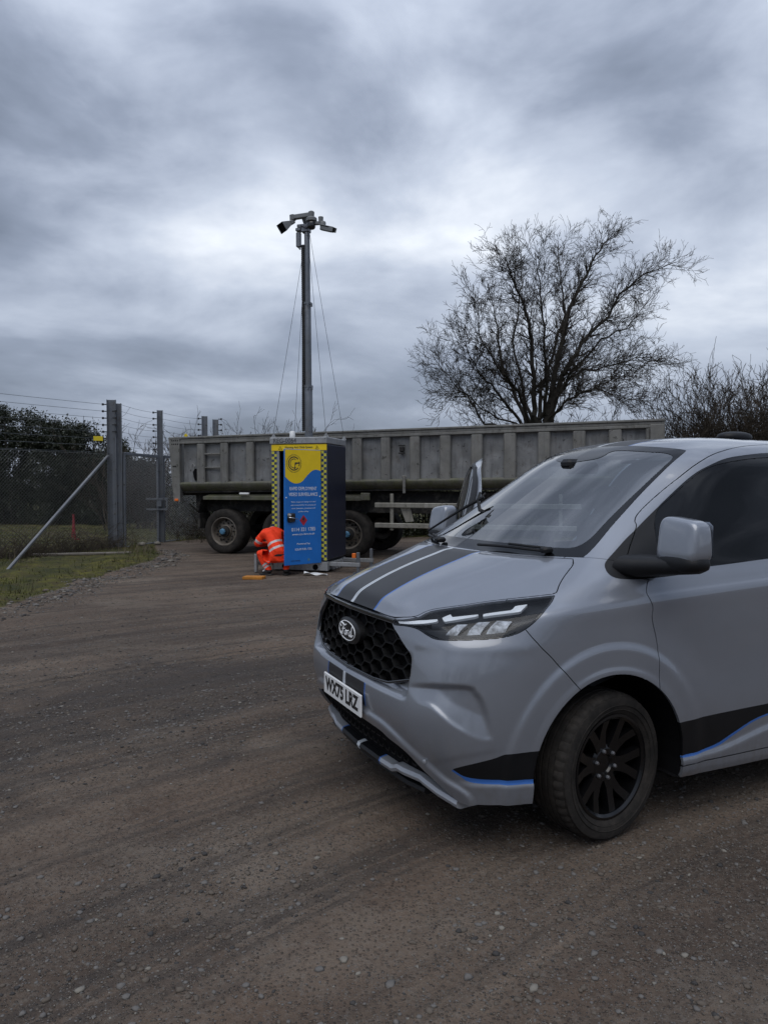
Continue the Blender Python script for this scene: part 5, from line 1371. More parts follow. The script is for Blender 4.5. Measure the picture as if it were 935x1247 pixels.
    for z_, r_ in ((3.56, .088), (5.15, .078)):
        part('mast_collar', M['mast_alloy'], lambda m: (m.lathe([(r_*.8, z_-.03), (r_, z_-.02), (r_, z_+.015), (r_*.7, z_+.02)], 14, Matrix.Translation((mx+lean*(z_-z1), my, 0))), m.box((mx+.075, my-.03, z_-.04), (.035, .03, .07), None, .006), m.box((mx+.02, my-.09, z_-.04), (.03, .03, .06), None, .006)))
    ch = MB(); zz = z1+.3
    while zz < 6.25:
        w_ = 0 if zz > 5.2 else .008*math.sin(zz*1.7); ch.box((mx-.100+lean*(zz-z1)+w_+(.012 if zz < 5.1 else .022), my-.02, zz), (.062, .05, .036), None, .006); zz += .038
    part('drag_chain', M['cable_black'], lambda m: (m.v.extend(ch.v), m.f.extend(ch.f), m.m.extend(ch.m)))
    tx = mx+lean*(6.7-z1); zt = 6.52
    # the head: two arms in a V carrying four cameras
    hdm = part('mast_head', M['mast_alloy'], lambda m: (m.box((tx-.02, my, zt+.03), (.16, .14, .10), None, .01), m.box((tx-.06, my-.05, zt+.10), (.24, .05, .06), None, .01), m.tube([(tx-.12, my-.03, zt-.02), (tx-.08, my-.08, zt+.10), (tx+.02, my-.09, zt+.04), (tx+.10, my-.08, zt+.14)], .018, 6)), smooth=True, angle=40)
    part('junction_box', M['mast_alloy'], lambda m: (m.box((tx-.155, my-.04, zt-.16), (.085, .09, .28), None, .012), m.box((tx-.155, my-.04, zt+.03), (.10, .10, .06), None, .01), m.tube([(tx-.15, my-.05, zt-.30), (tx-.12, my-.05, zt-.34)], .02, 6)), hdm)
    A, B = (tx-.27, my-.05, zt+.275), (tx+.13, my-.10, zt+.27)
    part('head_arm', M['cam_grey'], lambda m: (m.beam(A, B, .09, .085, bev=.012), m.lathe([(.06, -.05), (.065, .04), (.03, .055), (.001, .055)], 12, Matrix.Translation(A)), m.lathe([(.055, -.05), (.06, .05), (.03, .07), (.001, .07)], 12, Matrix.Translation(B))), hdm, smooth=True, angle=40)
    part('head_arm', M['cam_grey'], lambda m: m.beam((tx-.02, my+.06, zt+.10), (tx-.04, my-.06, zt+.24), .07, .07, bev=.01), hdm)
    part('head_arm', M['cam_grey'], lambda m: (m.beam((B[0]+.05, B[1], zt+.10), (B[0]+.24, B[1]-.02, zt+.09), .07, .06, bev=.01), m.lathe([(.055, -.05), (.06, .04), (.05, .06), (.001, .06)], 12, Matrix.Translation((B[0]+.24, B[1]-.02, zt+.05))), m.lathe([(.045, -.05), (.05, .05), (.001, .05)], 10, Matrix.Translation((B[0]+.20, B[1]-.02, zt+.15)))), hdm, smooth=True, angle=40)
    part('camera_dome', M['cam_grey'], lambda m: (m.lathe([(.085, .02), (.105, .0), (.105, -.05), (.075, -.06)], 18, Matrix.Translation((B[0]+.01, B[1]-.02, zt+.19))),), hdm, smooth=True, angle=40)
    part('camera_lens', M['gloss_black'], lambda m: (ellipsoid_box(m, (B[0]+.015, B[1]-.03, zt+.07), (.075, .075, .09), 2.6, 16, 10),), hdm, smooth=True)
    def cam_body(m, c, az, pitch, L_, s=1.):
        Mx = Matrix.Translation(c) @ Euler((0, pitch, az)).to_matrix().to_4x4()
        m.box((L_*.1, 0, 0), (L_*.9, .085*s, .085*s), Mx, .018); m.box((L_*.12, 0, .052*s), (L_*1.12, .11*s, .014), Mx, .005)
        m.box((L_*.58, .051*s, .015), (.10, .012, .085*s), Mx); m.box((L_*.58, -.051*s, .015), (.10, .012, .085*s), Mx)
    part('bullet_camera', M['cam_grey'], lambda m: cam_body(m, (B[0]+.30, B[1]-.06, zt-.04), R(-20), R(20), .32), hdm, smooth=True, angle=30)
    part('camera_lens', M['gloss_black'], lambda m: m.box((.185, 0, -.002), (.04, .08, .075), Matrix.Translation((B[0]+.30, B[1]-.06, zt-.04)) @ Euler((0, R(20), R(-20))).to_matrix().to_4x4(), .01), hdm)
    part('bracket', M['cam_grey'], lambda m: m.tube([(B[0]+.24, B[1]-.02, zt+.03), (B[0]+.24, B[1]-.04, zt-.03)], .035, 8), hdm)
    # horn speaker on the left
    Mh = Matrix.Translation((A[0]-.10, A[1]-.10, zt+.10)) @ Euler((0, R(35), R(228))).to_matrix().to_4x4()
    def horn(m):
        a, b = (.045, .04), (.13, .09); V = []
        for (hx_, hz_), x_ in ((a, -.10), (b, .11)):
            V += [(x_, -hx_, -hz_), (x_, hx_, -hz_), (x_, hx_, hz_), (x_, -hx_, hz_)]
        F = [(0, 1, 5, 4), (1, 2, 6, 5), (2, 3, 7, 6), (3, 0, 4, 7), (3, 2, 1, 0)]
        m.add(V, F, Mh); m.box((-.15, 0, 0), (.10, .10, .09), Mh, .015); m.beam((A[0], A[1], A[2]-.06), (A[0]-.08, A[1]-.06, zt+.13), .06, .05)
    part('horn_speaker', M['cam_grey'], horn, hdm)
    part('horn_mouth', M['void'], lambda m: m.add([(.095, -.118, -.08), (.095, .118, -.08), (.095, .118, .08), (.095, -.118, .08)], [(0, 1, 2, 3)], Mh), hdm)
    # four steel guys from the mast to the cap corners
    zg = z1+.20
    for (x0, z_), (x1, y1) in (((tx-.05, 6.30), (.02, .02)), ((tx+.05, 6.50), (W-.02, D-.02)), ((tx+.04, 6.20), (W-.02, .02)), ((tx-.04, 6.20), (.02, D-.02))):
        part('guy_wire', M['cable_black'], lambda m: m.tube([(x0, my, z_), (x1, y1, zg)], .0037, 5))
    return tw
build_tower()
def loose_things():
    x_, y_ = gpt(309, 704, .03); z_ = float(ground_z(x_, y_))
    m = MB(); m.box((0, 0, .025), (.36, .22, .05), None, .006); o = m.build('timber_pad', M['orange_wood'], None); o.location = (x_, y_-.02, z_); o.rotation_euler = (0, 0, R(-8)); tag(o, 'orange timber pad on the dirt under the outrigger leg beside the crouching worker', 'board')
    x_, y_ = gpt(384, 700, .03); z_ = float(ground_z(x_, y_)); m = MB(); V = []; n = 14
    for i in range(n+1):
        s = i/n
        for j in range(5):
            q = j/4-.5; V.append((-.20+.42*s, q*.16*(1-.5*s)+.03*math.sin(s*5), .035+.045*(1-s)**2*math.cos(q*2)+.018*math.sin(s*9+j)))
    m.add(V, [(i*5+j, (i+1)*5+j, (i+1)*5+j+1, i*5+j+1) for i in range(n) for j in range(4)]); o = m.build('plastic_sheet', M['plate_white'], None, True); o.location = (x_, y_-.06, z_-.01); tag(o, 'crumpled white plastic strip on the dirt in front of the cabinet base', 'plastic sheet')
    sm = o.modifiers.new('thick', 'SOLIDIFY'); sm.thickness = .008
loose_things()
# ---------------------------------------------------------------- worker crouching at the open cabinet, back to the camera
M['hivis'] = simple('hi_vis_orange', (.92, .050, .010), .75, spec=.3, var=.14, vscale=9, bump=.3, bscale=14)
M['hivis_tape'] = simple('silver_tape', (.52, .50, .50), .4, var=.1, vscale=20)
M['boot'] = simple('work_boot', (.014, .013, .012), .6, var=.3, vscale=20)
M['skin'] = simple('skin', (.42, .25, .18), .55)
M['hair'] = simple('dark_hair', (.03, .022, .017), .7)
M['under_black'] = simple('black_undershirt', (.014, .014, .016), .85)
def skinned(name, verts, edges, radii, sub=3, mat=None, parent=None, root=0):
    """one continuous surface grown round a skeleton of joints"""
    me = bpy.data.meshes.new(name); me.from_pydata(verts, edges, []); o = bpy.data.objects.new(name, me); COL.objects.link(o)
    o.modifiers.new('skin', 'SKIN'); lay = me.skin_vertices[0] if me.skin_vertices else None
    if lay is None:
        bm = bmesh.new(); bm.from_mesh(me); bm.verts.layers.skin.verify(); bm.to_mesh(me); bm.free(); lay = me.skin_vertices[0]
    for i, r_ in enumerate(radii):
        lay.data[i].radius = (r_, r_) if not hasattr(r_, '__len__') else r_; lay.data[i].use_root = (i == root)
    o.modifiers['skin'].use_smooth_shade = True
    s = o.modifiers.new('sub', 'SUBSURF'); s.levels = sub; s.render_levels = sub
    dg = bpy.context.evaluated_depsgraph_get(); m2 = bpy.data.meshes.new_from_object(o.evaluated_get(dg)); m2.name = name
    bpy.data.objects.remove(o); o = bpy.data.objects.new(name, m2); COL.objects.link(o)
    m2.materials.clear()
    for m in (mat if isinstance(mat, list) else [mat]): m2.materials.append(m)
    m2.polygons.foreach_set('use_smooth', [True]*len(m2.polygons))
    if parent: o.parent = parent
    return o
def build_person():
    P0 = Vector((-2.03, 13.46, float(ground_z(-2.03, 13.46))))
    pr = empty('person', 'worker in orange hi-vis jacket and trousers crouching with back turned at the open cabinet', 'person', P0)
    q = lambda x, y, z: (x+1.98, y-13.18, z)
    J = {'pelvis': q(-1.86, 13.02, .34), 'waist': q(-1.90, 13.10, .50), 'chest': q(-1.99, 13.24, .71), 'upper': q(-2.03, 13.36, .80), 'neck': q(-2.03, 13.47, .82), 'head0': q(-2.04, 13.56, .80), 'head1': q(-2.05, 13.66, .74),
         'shl': q(-2.18, 13.34, .74), 'ell': q(-2.31, 13.36, .545), 'hal': q(-2.19, 13.60, .53), 'wrl': q(-2.14, 13.68, .55),
         'shr': q(-1.88, 13.46, .76), 'elr': q(-1.78, 13.58, .56), 'har': q(-1.86, 13.76, .60), 'wrr': q(-1.90, 13.82, .62),
         'hipl': q(-1.97, 13.02, .33), 'knl': q(-2.24, 13.22, .41), 'shl2': q(-2.15, 13.16, .26), 'anl': q(-2.06, 13.10, .12), 'heel': q(-2.01, 13.06, .065), 'toel': q(-2.17, 13.20, .05),
         'hipr': q(-1.75, 13.06, .33), 'knr': q(-1.70, 13.42, .42), 'anr': q(-1.74, 13.16, .12), 'heelr': q(-1.74, 13.12, .06), 'toer': q(-1.72, 13.32, .05)}
    R_ = {'pelvis': (.150, .135), 'waist': (.150, .125), 'chest': (.165, .130), 'upper': (.135, .11), 'neck': .062, 'head0': .085, 'head1': .095, 'shl': .088, 'ell': .064, 'hal': .050, 'wrl': .036, 'shr': .088, 'elr': .062, 'har': .048, 'wrr': .036,
          'hipl': .105, 'knl': .088, 'shl2': .072, 'anl': .062, 'heel': .052, 'toel': .045, 'hipr': .105, 'knr': .085, 'anr': .06, 'heelr': .05, 'toer': .045}
    E = [('pelvis', 'waist'), ('waist', 'chest'), ('chest', 'upper'), ('upper', 'neck'), ('neck', 'head0'), ('head0', 'head1'), ('upper', 'shl'), ('shl', 'ell'), ('ell', 'hal'), ('hal', 'wrl'), ('upper', 'shr'), ('shr', 'elr'), ('elr', 'har'), ('har', 'wrr'),
         ('pelvis', 'hipl'), ('hipl', 'knl'), ('knl', 'shl2'), ('shl2', 'anl'), ('anl', 'heel'), ('heel', 'toel'), ('pelvis', 'hipr'), ('hipr', 'knr'), ('knr', 'anr'), ('anr', 'heelr'), ('heelr', 'toer')]
    ks = list(J); ix = {k: i for i, k in enumerate(ks)}
    body = skinned('body', [J[k] for k in ks], [(ix[a], ix[b]) for a, b in E], [R_[k] for k in ks], 5, [M['hivis'], M['hivis_tape'], M['boot'], M['skin'], M['under_black']], pr)
    me = body.data; n = len(me.vertices); co = np.empty(n*3, np.float32); me.vertices.foreach_get('co', co); co = co.reshape(-1, 3)
    # cloth folds
    nz = (fbm(co[:, 0]*9+co[:, 2]*7, co[:, 1]*9-co[:, 2]*5, 3, 61)-.45)*.055
    nr = np.empty(n*3, np.float32); me.vertices.foreach_get('normal', nr); nr = nr.reshape(-1, 3)
    soft = (co[:, 2] > .14) & (co[:, 1] < .30)
    co = co+nr*(nz*soft)[:, None]; me.vertices.foreach_set('co', co.ravel()); me.update()
    pc = np.empty(len(me.polygons)*3, np.float32); me.polygons.foreach_get('center', pc); pc = pc.reshape(-1, 3); mi = np.zeros(len(pc), int)
    def along(a, b): 
        a, b = np.array(J[a]), np.array(J[b]); d = b-a; L = np.linalg.norm(d); t = (pc-a)@(d/L); r = np.linalg.norm((pc-a)-t[:, None]*(d/L), axis=1); return t/L, r
    # boots, head, hands
    mi[(pc[:, 2] < .105) & ((along('anl', 'heel')[1] < .4))] = 2
    t, r = along('neck', 'head1'); mi[(t > .05) & (r < .14) & (pc[:, 1] > .30)] = 3
    for a, b in (('hal', 'wrl'), ('har', 'wrr')):
        t, r = along(a, b); mi[(t > .15) & (r < .07)] = 3
    # tape: two hoops round the back, sleeve, ankle
    t, r = along('pelvis', 'chest')
    tz = (pc-np.array(J['pelvis']))@np.array([-.42, .30, .86])      # across the back, rising to the right
    torso = (r < .21) & (pc[:, 2] > .36) & (pc[:, 0] > -.24)
    for lo_, hi_ in ((.135, .180), (.255, .300)): mi[torso & (tz > lo_) & (tz < hi_)] = 1
    mi[torso & (tz < .035) & (tz > -.02) & (mi == 0) & (pc[:, 2] < .40)] = 4
    t, r = along('shl', 'ell'); mi[(t > .62) & (t < .84) & (r < .12)] = 1
    for a, b in (('shl2', 'anl'),):
        t, r = along(a, b); mi[(t > .40) & (t < .62) & (r < .12)] = 1; mi[(t > .72) & (t < .92) & (r < .12)] = 1
    t, r = along('knr', 'anr'); mi[(t > .55) & (t < .7) & (r < .12)] = 1
    me.polygons.foreach_set('material_index', mi.astype(np.int32)); me.update()
    # hands: palm and five bent fingers each, working inside the cabinet
    for wk, hk, sgn in (('wrl', 'hal', 1), ('wrr', 'har', -1)):
        w = Vector(J[wk]); d = (w-Vector(J[hk])).normalized(); side = d.cross(Vector((0, 0, 1))).normalized()*sgn; up = side.cross(d)*sgn
        V = [tuple(w), tuple(w+d*.04), tuple(w+d*.085)]; E2 = [(0, 1), (1, 2)]; RR = [.030, (.040, .022), (.036, .018)]
        for f, (o_, L_) in enumerate(((-.034, .062), (-.012, .074), (.012, .070), (.033, .056))):
            b = w+d*.088+side*o_; p1 = b+d*L_*.45-up*.006; p2 = b+d*L_*.8-up*.022; p3 = b+d*L_*.95-up*.040
            i = len(V); V += [tuple(b), tuple(p1), tuple(p2), tuple(p3)]; E2 += [(2, i), (i, i+1), (i+1, i+2), (i+2, i+3)]; RR += [.0095, .009, .0085, .007]
        b = w+d*.03-side*.038; i = len(V); V += [tuple(b), tuple(b+d*.035-side*.02-up*.008), tuple(b+d*.062-side*.022-up*.018)]; E2 += [(1, i), (i, i+1), (i+1, i+2)]; RR += [.012, .0105, .008]
        skinned('hand', V, E2, RR, 2, M['skin'], pr)
    # hair cap and collar
    hc = Vector(J['head1'])
    m = MB(); ellipsoid_box(m, (hc.x, hc.y-.01, hc.z+.03), (.100, .108, .100), 2.2, 18, 12); m.build('hair', M['hair'], pr, True)
    for sx in (-1, 1):
        m = MB(); ellipsoid_box(m, (hc.x+.098*sx, hc.y, hc.z-.01), (.014, .026, .034), 2.2, 10, 8); m.build('ear', M['skin'], pr, True)
    m = MB(); m.box((hc.x, hc.y+.10, hc.z-.02), (.028, .05, .045), None, .012)
    m.build('nose', M['skin'], pr, True)
    for key, k2 in (('heel', 'toel'), ('heelr', 'toer')):
        a, b = Vector(J[key]), Vector(J[k2]); d = (b-a).normalized(); m = MB()
        m.beam(tuple(a-d*.06+Vector((0, 0, -.048))), tuple(b+d*.05+Vector((0, 0, -.035))), .105, .03, bev=.012); m.build('boot_sole', M['boot'], pr, True, 40)
build_person()
# ---------------------------------------------------------------- chain-link security fence with electric wires, and its gate
M['fence_steel'] = grime_mat('fence_steel', (.135, .15, .172), (.195, .21, .235), 0, .5, .3, .5)
M['brace_steel'] = grime_mat('brace_steel', (.15, .157, .167), (.22, .228, .24), 0, .45, .4, .4)
M['wire'] = simple('fence_wire', (.15, .155, .155), .5, .5)
M['gate_wire'] = simple('gate_wire', (.45, .46, .46), .5, .4)
M['wire_dark'] = simple('electric_wire', (.10, .11, .12), .5, .5)
M['insulator'] = simple('insulator', (.012, .012, .013), .5)
M['sign_yellow'] = simple('sign_yellow', (.72, .56, .02), .5)
FA, FB, FG1, FG2 = Vector((-10.9, 10.9, 0)), Vector((-6.62, 18.0, 0)), Vector((-6.05, 20.0, 0)), Vector((-5.28, 21.8, 0))
def lattice(m, a, b, z0, z1, pitch=.078, r=.0027):
    """woven diamonds between two posts"""
    L = (b-a).length; d = (b-a).normalized(); nrm = Vector((-d.y, d.x, 0)); Hh = z1-z0
    zg = lambda s: 0
    n = int((L+Hh)/pitch)
    for k in range(n):
        s0 = k*pitch
        for sg in (1, -1):
            # rising wire starting at s0-Hh .. ; clip to the panel
            sa, sb = (s0-Hh, s0) if sg > 0 else (s0, s0-Hh)
            za, zb_ = z0, z1
            ta, tb = 0., 1.
            for lim, lo in ((0, True), (L, False)):
                fa, fb = (sa-lim, sb-lim) if lo else (lim-sa, lim-sb)
                if fa < 0 and fb < 0: ta = 2
                elif fa < 0: ta = max(ta, fa/(fa-fb))
                elif fb < 0: tb = min(tb, fa/(fa-fb))
            if ta >= tb: continue
            A = a+d*(sa+(sb-sa)*ta)+nrm*(.004*sg); B = a+d*(sa+(sb-sa)*tb)+nrm*(.004*sg)
            A.z = z0+Hh*ta; B.z = z0+Hh*tb
            t_ = (B-A).normalized(); u = t_.cross(nrm).normalized()
            V = []
            for p in (A, B):
                for an in (0, 2.1, 4.2): V.append(p+(u*math.cos(an)+nrm*math.sin(an))*r)
            m.add(V, [(0, 1, 4, 3), (1, 2, 5, 4), (2, 0, 3, 5)])
def h_post(m, x, y, z0, z1, ang, w=.14, dpt=.13):
    T = Matrix.Translation((x, y, 0)) @ Matrix.Rotation(ang, 4, 'Z')
    m.box((-w/2+.006, 0, (z0+z1)/2), (.012, dpt, z1-z0), T); m.box((w/2-.006, 0, (z0+z1)/2), (.012, dpt, z1-z0), T); m.box((0, dpt*.1, (z0+z1)/2), (w-.026, .010, z1-z0), T)
def insulators(m, x, y, zs, ang, off, side):
    T = Matrix.Translation((x, y, 0)) @ Matrix.Rotation(ang, 4, 'Z')
    for z_ in zs:
        m.box((off+side*.035, -.05, z_), (.07, .03, .022), T); m.box((off+side*.085, -.05, z_), (.045, .045, .05), T)
WZ = [3.62-.165*k for k in range(8)]
def sagwire(m, a, b, z_a, z_b, r=.0042):
    pts = [(a.x+(b.x-a.x)*t, a.y+(b.y-a.y)*t, z_a+(z_b-z_a)*t-.03*math.sin(math.pi*t)) for t in np.linspace(0, 1, 9)]
    m.tube(pts, r, 4, cap=False)
def build_fence():
    g = lambda p: float(ground_z(p.x, p.y))
    fn = empty('chain_link_fence', 'chain-link fence with tall double post, slanting brace and electric wires along the mossy verge', 'fence', FB)
    loc = -FB
    def part(name, mat, fn_, parent=fn, kind=None, **k):
        m = MB(); fn_(m); m.v = [(a-FB.x, b-FB.y, c) for a, b, c in m.v]; o = m.build(name, mat, parent, **k)
        if kind: o['kind'] = kind
        return o
    ang = math.atan2((FB-FA).y, (FB-FA).x)
    part('mesh', M['wire'], lambda m: lattice(m, FA, FB, .03, 2.42), kind='stuff')
    part('tension_wire', M['wire'], lambda m: [m.tube([(FA.x, FA.y, z_), (FB.x, FB.y, z_)], .004, 4) for z_ in (2.42,)])
    p1 = part('post', M['fence_steel'], lambda m: h_post(m, FB.x, FB.y, -.1, 3.74, .25, .21, .16))
    p2 = part('post', M['fence_steel'], lambda m: h_post(m, FB.x+.150, FB.y+.07, -.1, 3.66, .25, .13, .15))
    part('insulator', M['insulator'], lambda m: insulators(m, FB.x, FB.y, WZ, .25, -.105, -1), p1, 'stuff')
    part('insulator', M['insulator'], lambda m: insulators(m, FB.x+.06, FB.y-.06, WZ[1:5], .25, -.02, 1), p2, 'stuff')
    for t in (.33, .66):
        p = FA.lerp(FB, t); part('post', M['fence_steel'], lambda m: h_post(m, p.x, p.y, -.1, 2.46, ang, .06, .06)) if False else None
    part('post', M['fence_steel'], lambda m: h_post(m, FA.x, FA.y, -.1, 3.7, ang))
    foot = Vector((-6.97, 13.55, 0)); foot.z = g(foot)
    part('brace', M['brace_steel'], lambda m: m.beam((foot.x, foot.y, foot.z-.05), (FB.x-.06, FB.y-.10, 2.38), .056, .056, bev=.01))
    for z_ in WZ: part('electric_wire', M['wire_dark'], lambda m: sagwire(m, FA, FB+Vector((-.12, -.05, 0)), z_+.02, z_))
    part('wire_joint', M['wire_dark'], lambda m: (m.tube([(FB.x-.45, FB.y-.55, 3.30), (FB.x-.47, FB.y-.58, 3.0), (FB.x-.30, FB.y-.4, 2.97)], .006, 4), m.tube([(FB.x-.30, FB.y-.4, 3.30), (FB.x-.24, FB.y-.38, 2.84)], .004, 4)))
    sg = part('warning_sign', M['sign_yellow'], lambda m: m.box((0, 0, 0), (.21, .012, .11), Matrix.Translation((FB.x-.20, FB.y-.34, 2.78)) @ Matrix.Rotation(.5, 4, 'Z'), .004))
    # gate between the double post and the next post, and the next leaf beyond
    gt = empty('mesh_gate', 'grey framed chain-link gate with bolt latch between the tall posts left of the tipper trailer', 'gate', FG1)
    def gp(name, mat, fn_, parent=gt, kind=None, **k):
        m = MB(); fn_(m); m.v = [(a-FG1.x, b-FG1.y, c) for a, b, c in m.v]; o = m.build(name, mat, parent, **k)
        if kind: o['kind'] = kind
        return o
    A, B, C = FB+Vector((.25, .12, 0)), FG1+Vector((-.04, -.12, 0)), FG2
    for a, b, z0, z1 in ((A, B, .12, 2.44), (B+Vector((.10, .2, 0)), C, .12, 2.44)):
        gp('gate_mesh', M['gate_wire'], lambda m: lattice(m, a, b, z0, z1, .07), kind='stuff')
        for z_, w_ in ((z0, .06), (z1, .075)): gp('gate_rail', M['fence_steel'], lambda m: m.beam((a.x, a.y, z_), (b.x, b.y, z_), .05, w_, bev=.008))
        for q in (a, b): gp('gate_stile', M['fence_steel'], lambda m: m.beam((q.x, q.y, z0-.1), (q.x, q.y, z1+.03), .06, .06, bev=.008))
    p3 = gp('post', M['fence_steel'], lambda m: h_post(m, FG1.x, FG1.y, -.1, 3.69, .25, .15, .15)); gp('insulator', M['insulator'], lambda m: insulators(m, FG1.x, FG1.y, WZ, .25, -.08, -1), p3, 'stuff')
    for dx in (0, .30):
        p4 = gp('post', M['fence_steel'], lambda m: h_post(m, FG2.x+dx, FG2.y+dx*.3, -.1, 3.70-dx*.3, .25, .17, .15))
        gp('insulator', M['insulator'], lambda m: insulators(m, FG2.x+dx, FG2.y+dx*.3, WZ, .25, -.09 if dx == 0 else .08, -1 if dx == 0 else 1), p4, 'stuff')
    gp('latch', M['fence_steel'], lambda m: (m.beam((FG1.x-.32, FG1.y-.24, 1.30), (FG1.x+.20, FG1.y-.12, 1.30), .045, .05), m.beam((FG1.x-.32, FG1.y-.24, 1.02), (FG1.x+.20, FG1.y-.12, 1.02), .045, .045), m.beam((FG1.x+.20, FG1.y-.12, 1.0), (FG1.x+.20, FG1.y-.12, 1.33), .04, .04), m.box((FG1.x+.02, FG1.y-.2, 1.18), (.12, .06, .16))))
    for z_ in WZ[::1]:
        gp('electric_wire', M['wire_dark'], lambda m: sagwire(m, FB+Vector((.25, 0, 0)), FG1+Vector((-.08, 0, 0)), z_, z_, .0036))
        gp('electric_wire', M['wire_dark'], lambda m: sagwire(m, FG1+Vector((.08, 0, 0)), FG2+Vector((-.08, 0, 0)), z_, z_, .0036))
    dm = gp('diamond_sign', M['sign_yellow'], lambda m: m.box((0, 0, 0), (.085, .01, .085), Matrix.Translation((FG1.x+.55, FG1.y+.55, 3.05)) @ Euler((0, R(45), 0)).to_matrix().to_4x4()))
    # things lying about behind and before the mesh
    m = MB(); m.beam((0, 0, 0), (-.05, .02, .80), .05, .05); m.beam((-.10, .02, .05), (-.05, .02, .72), .04, .04); m.beam((.05, .0, 0), (.16, .03, .02), .04, .04)
    o = m.build('red_stake', simple('red_plastic', (.22, .018, .025), .7), None); x_, y_ = -8.35, 19.9; o.location = (x_, y_, float(ground_z(x_, y_))); o.scale = (.8, .8, .85); tag(o, 'red plastic stake standing in the rough grass behind the chain-link fence', 'stake')
    m = MB(); m.beam((-1.05, 0, .03), (1.0, .25, .05), .14, .05, bev=.01); o = m.build('fallen_rail', simple('weathered_wood', (.15, .135, .115), .85, var=.3), None); o.location = (-6.55, 15.9, float(ground_z(-6.55, 15.9))); tag(o, 'weathered timber rail lying in the grass at the foot of the fence', 'rail')
    for (x_, y_), lab in (((-6.0, 18.3), 'pale rubble block on the ground under the mesh gate, nearest the double post'), ((-5.9, 19.2), 'second pale rubble block under the mesh gate, nearest the latch post')):
        o = stones_mesh('rubble_block', np.array([(0, 0, .04)]), np.array([.12]), STONES[2], int(y_*10)); o.location = (x_, y_, float(ground_z(x_, y_))); tag(o, lab, 'rubble')
build_fence()
# ---------------------------------------------------------------- bare trees, hedges, evergreen, verge plants
M['bark'] = simple('bark', (.040, .037, .032), .9, spec=.15, var=.3, vscale=3)
M['twig'] = simple('twig', (.045, .040, .034), .9, spec=.1, var=.3, vscale=1.5)
M['twig_brown'] = simple('brown_twig', (.060, .050, .040), .9, spec=.1, var=.35, vscale=2)
def leaf_mat(name, a, b, rough=.45):
    t = NT(name); c = t.mix(t.ramp(t.noise(1.3, 5, .7, t.coord('Object')), [(.35, 0.), (.65, 1.)]), a, b); t.P(Base_Color=c, Roughness=rough, Specular_IOR_Level=.4); return t.m
M['leaf_dark'] = leaf_mat('evergreen_leaf', (.011, .016, .007), (.026, .032, .014))
M['moss'] = leaf_mat('moss_and_grass', (.036, .048, .012), (.100, .100, .022), .85)
M['dead_grass'] = leaf_mat('dead_stem', (.085, .068, .045), (.15, .125, .085), .85)

def seg_mesh(name, segs, mat, parent=None, sides=4):
    """segs: (p0, p1, r0, r1) rows -> one mesh of tapered twigs"""
    S = np.asarray(segs, np.float64); n = len(S); p0, p1, r0, r1 = S[:, :3], S[:, 3:6], S[:, 6], S[:, 7]
    d = p1-p0; d /= np.linalg.norm(d, axis=1, keepdims=True)+1e-9
    ref = np.where(np.abs(d[:, 2:3]) < .9, [[0, 0, 1.]], [[1., 0, 0]]); u = np.cross(ref, d); u /= np.linalg.norm(u, axis=1, keepdims=True); w = np.cross(d, u)
    a = np.arange(sides)/sides*2*np.pi; ring = u[:, None]*np.cos(a)[None, :, None]+w[:, None]*np.sin(a)[None, :, None]
    V = np.concatenate([p0[:, None]+ring*r0[:, None, None], p1[:, None]+ring*r1[:, None, None]], 1).reshape(-1, 3)
    j = np.arange(sides); k = (j+1) % sides; F = np.stack([j, k, sides+k, sides+j], 1)
    FF = (F[None]+(np.arange(n)*2*sides)[:, None, None]).reshape(-1, 4)
    return np_mesh(name, V, FF, mat, parent, True)

def grow(rng, segs, p, d, L, r, depth, wig=.18, up=.10, spread=(.35, .95), kids=(2, 4), nseg=5, rmin=.004, ratio=(.45, .72)):
    """a wandering branch with side shoots"""
    p = np.array(p, float); d = np.array(d, float); d /= np.linalg.norm(d); step = L/nseg; pts = [p.copy()]; dirs = [d.copy()]; rs = [r]
    r_end = max(rmin, r*.38)
    for i in range(nseg):
        d = d+rng.normal(0, wig, 3)+np.array([0, 0, up]); d /= np.linalg.norm(d); q = p+d*step; ra = r+(r_end-r)*(i/nseg); rb = r+(r_end-r)*((i+1)/nseg)
        segs.append((*p, *q, ra, rb)); p = q; pts.append(p.copy()); dirs.append(d.copy()); rs.append(rb)
    if depth <= 0: return
    nk = rng.integers(kids[0], kids[1]+1)
    for k in range(nk):
        t = rng.uniform(.22, 1.0) if k else 1.0; i = min(int(t*nseg), nseg); side(rng, segs, pts[i], dirs[i], L*rng.uniform(*ratio), max(rmin, rs[i]*.72), depth-1, wig, up, spread, kids, nseg, rmin, ratio)
def side(rng, segs, p, d, L, r, depth, wig, up, spread, kids, nseg, rmin, ratio):
    ax = np.cross(d, rng.normal(0, 1, 3)); ax /= np.linalg.norm(ax)+1e-9; a = rng.uniform(*spread)
    nd_ = d*math.cos(a)+ax*math.sin(a); grow(rng, segs, p, nd_, L, r, depth, wig, up, spread, kids, max(3, nseg-1 if depth < 2 else nseg), rmin, ratio)

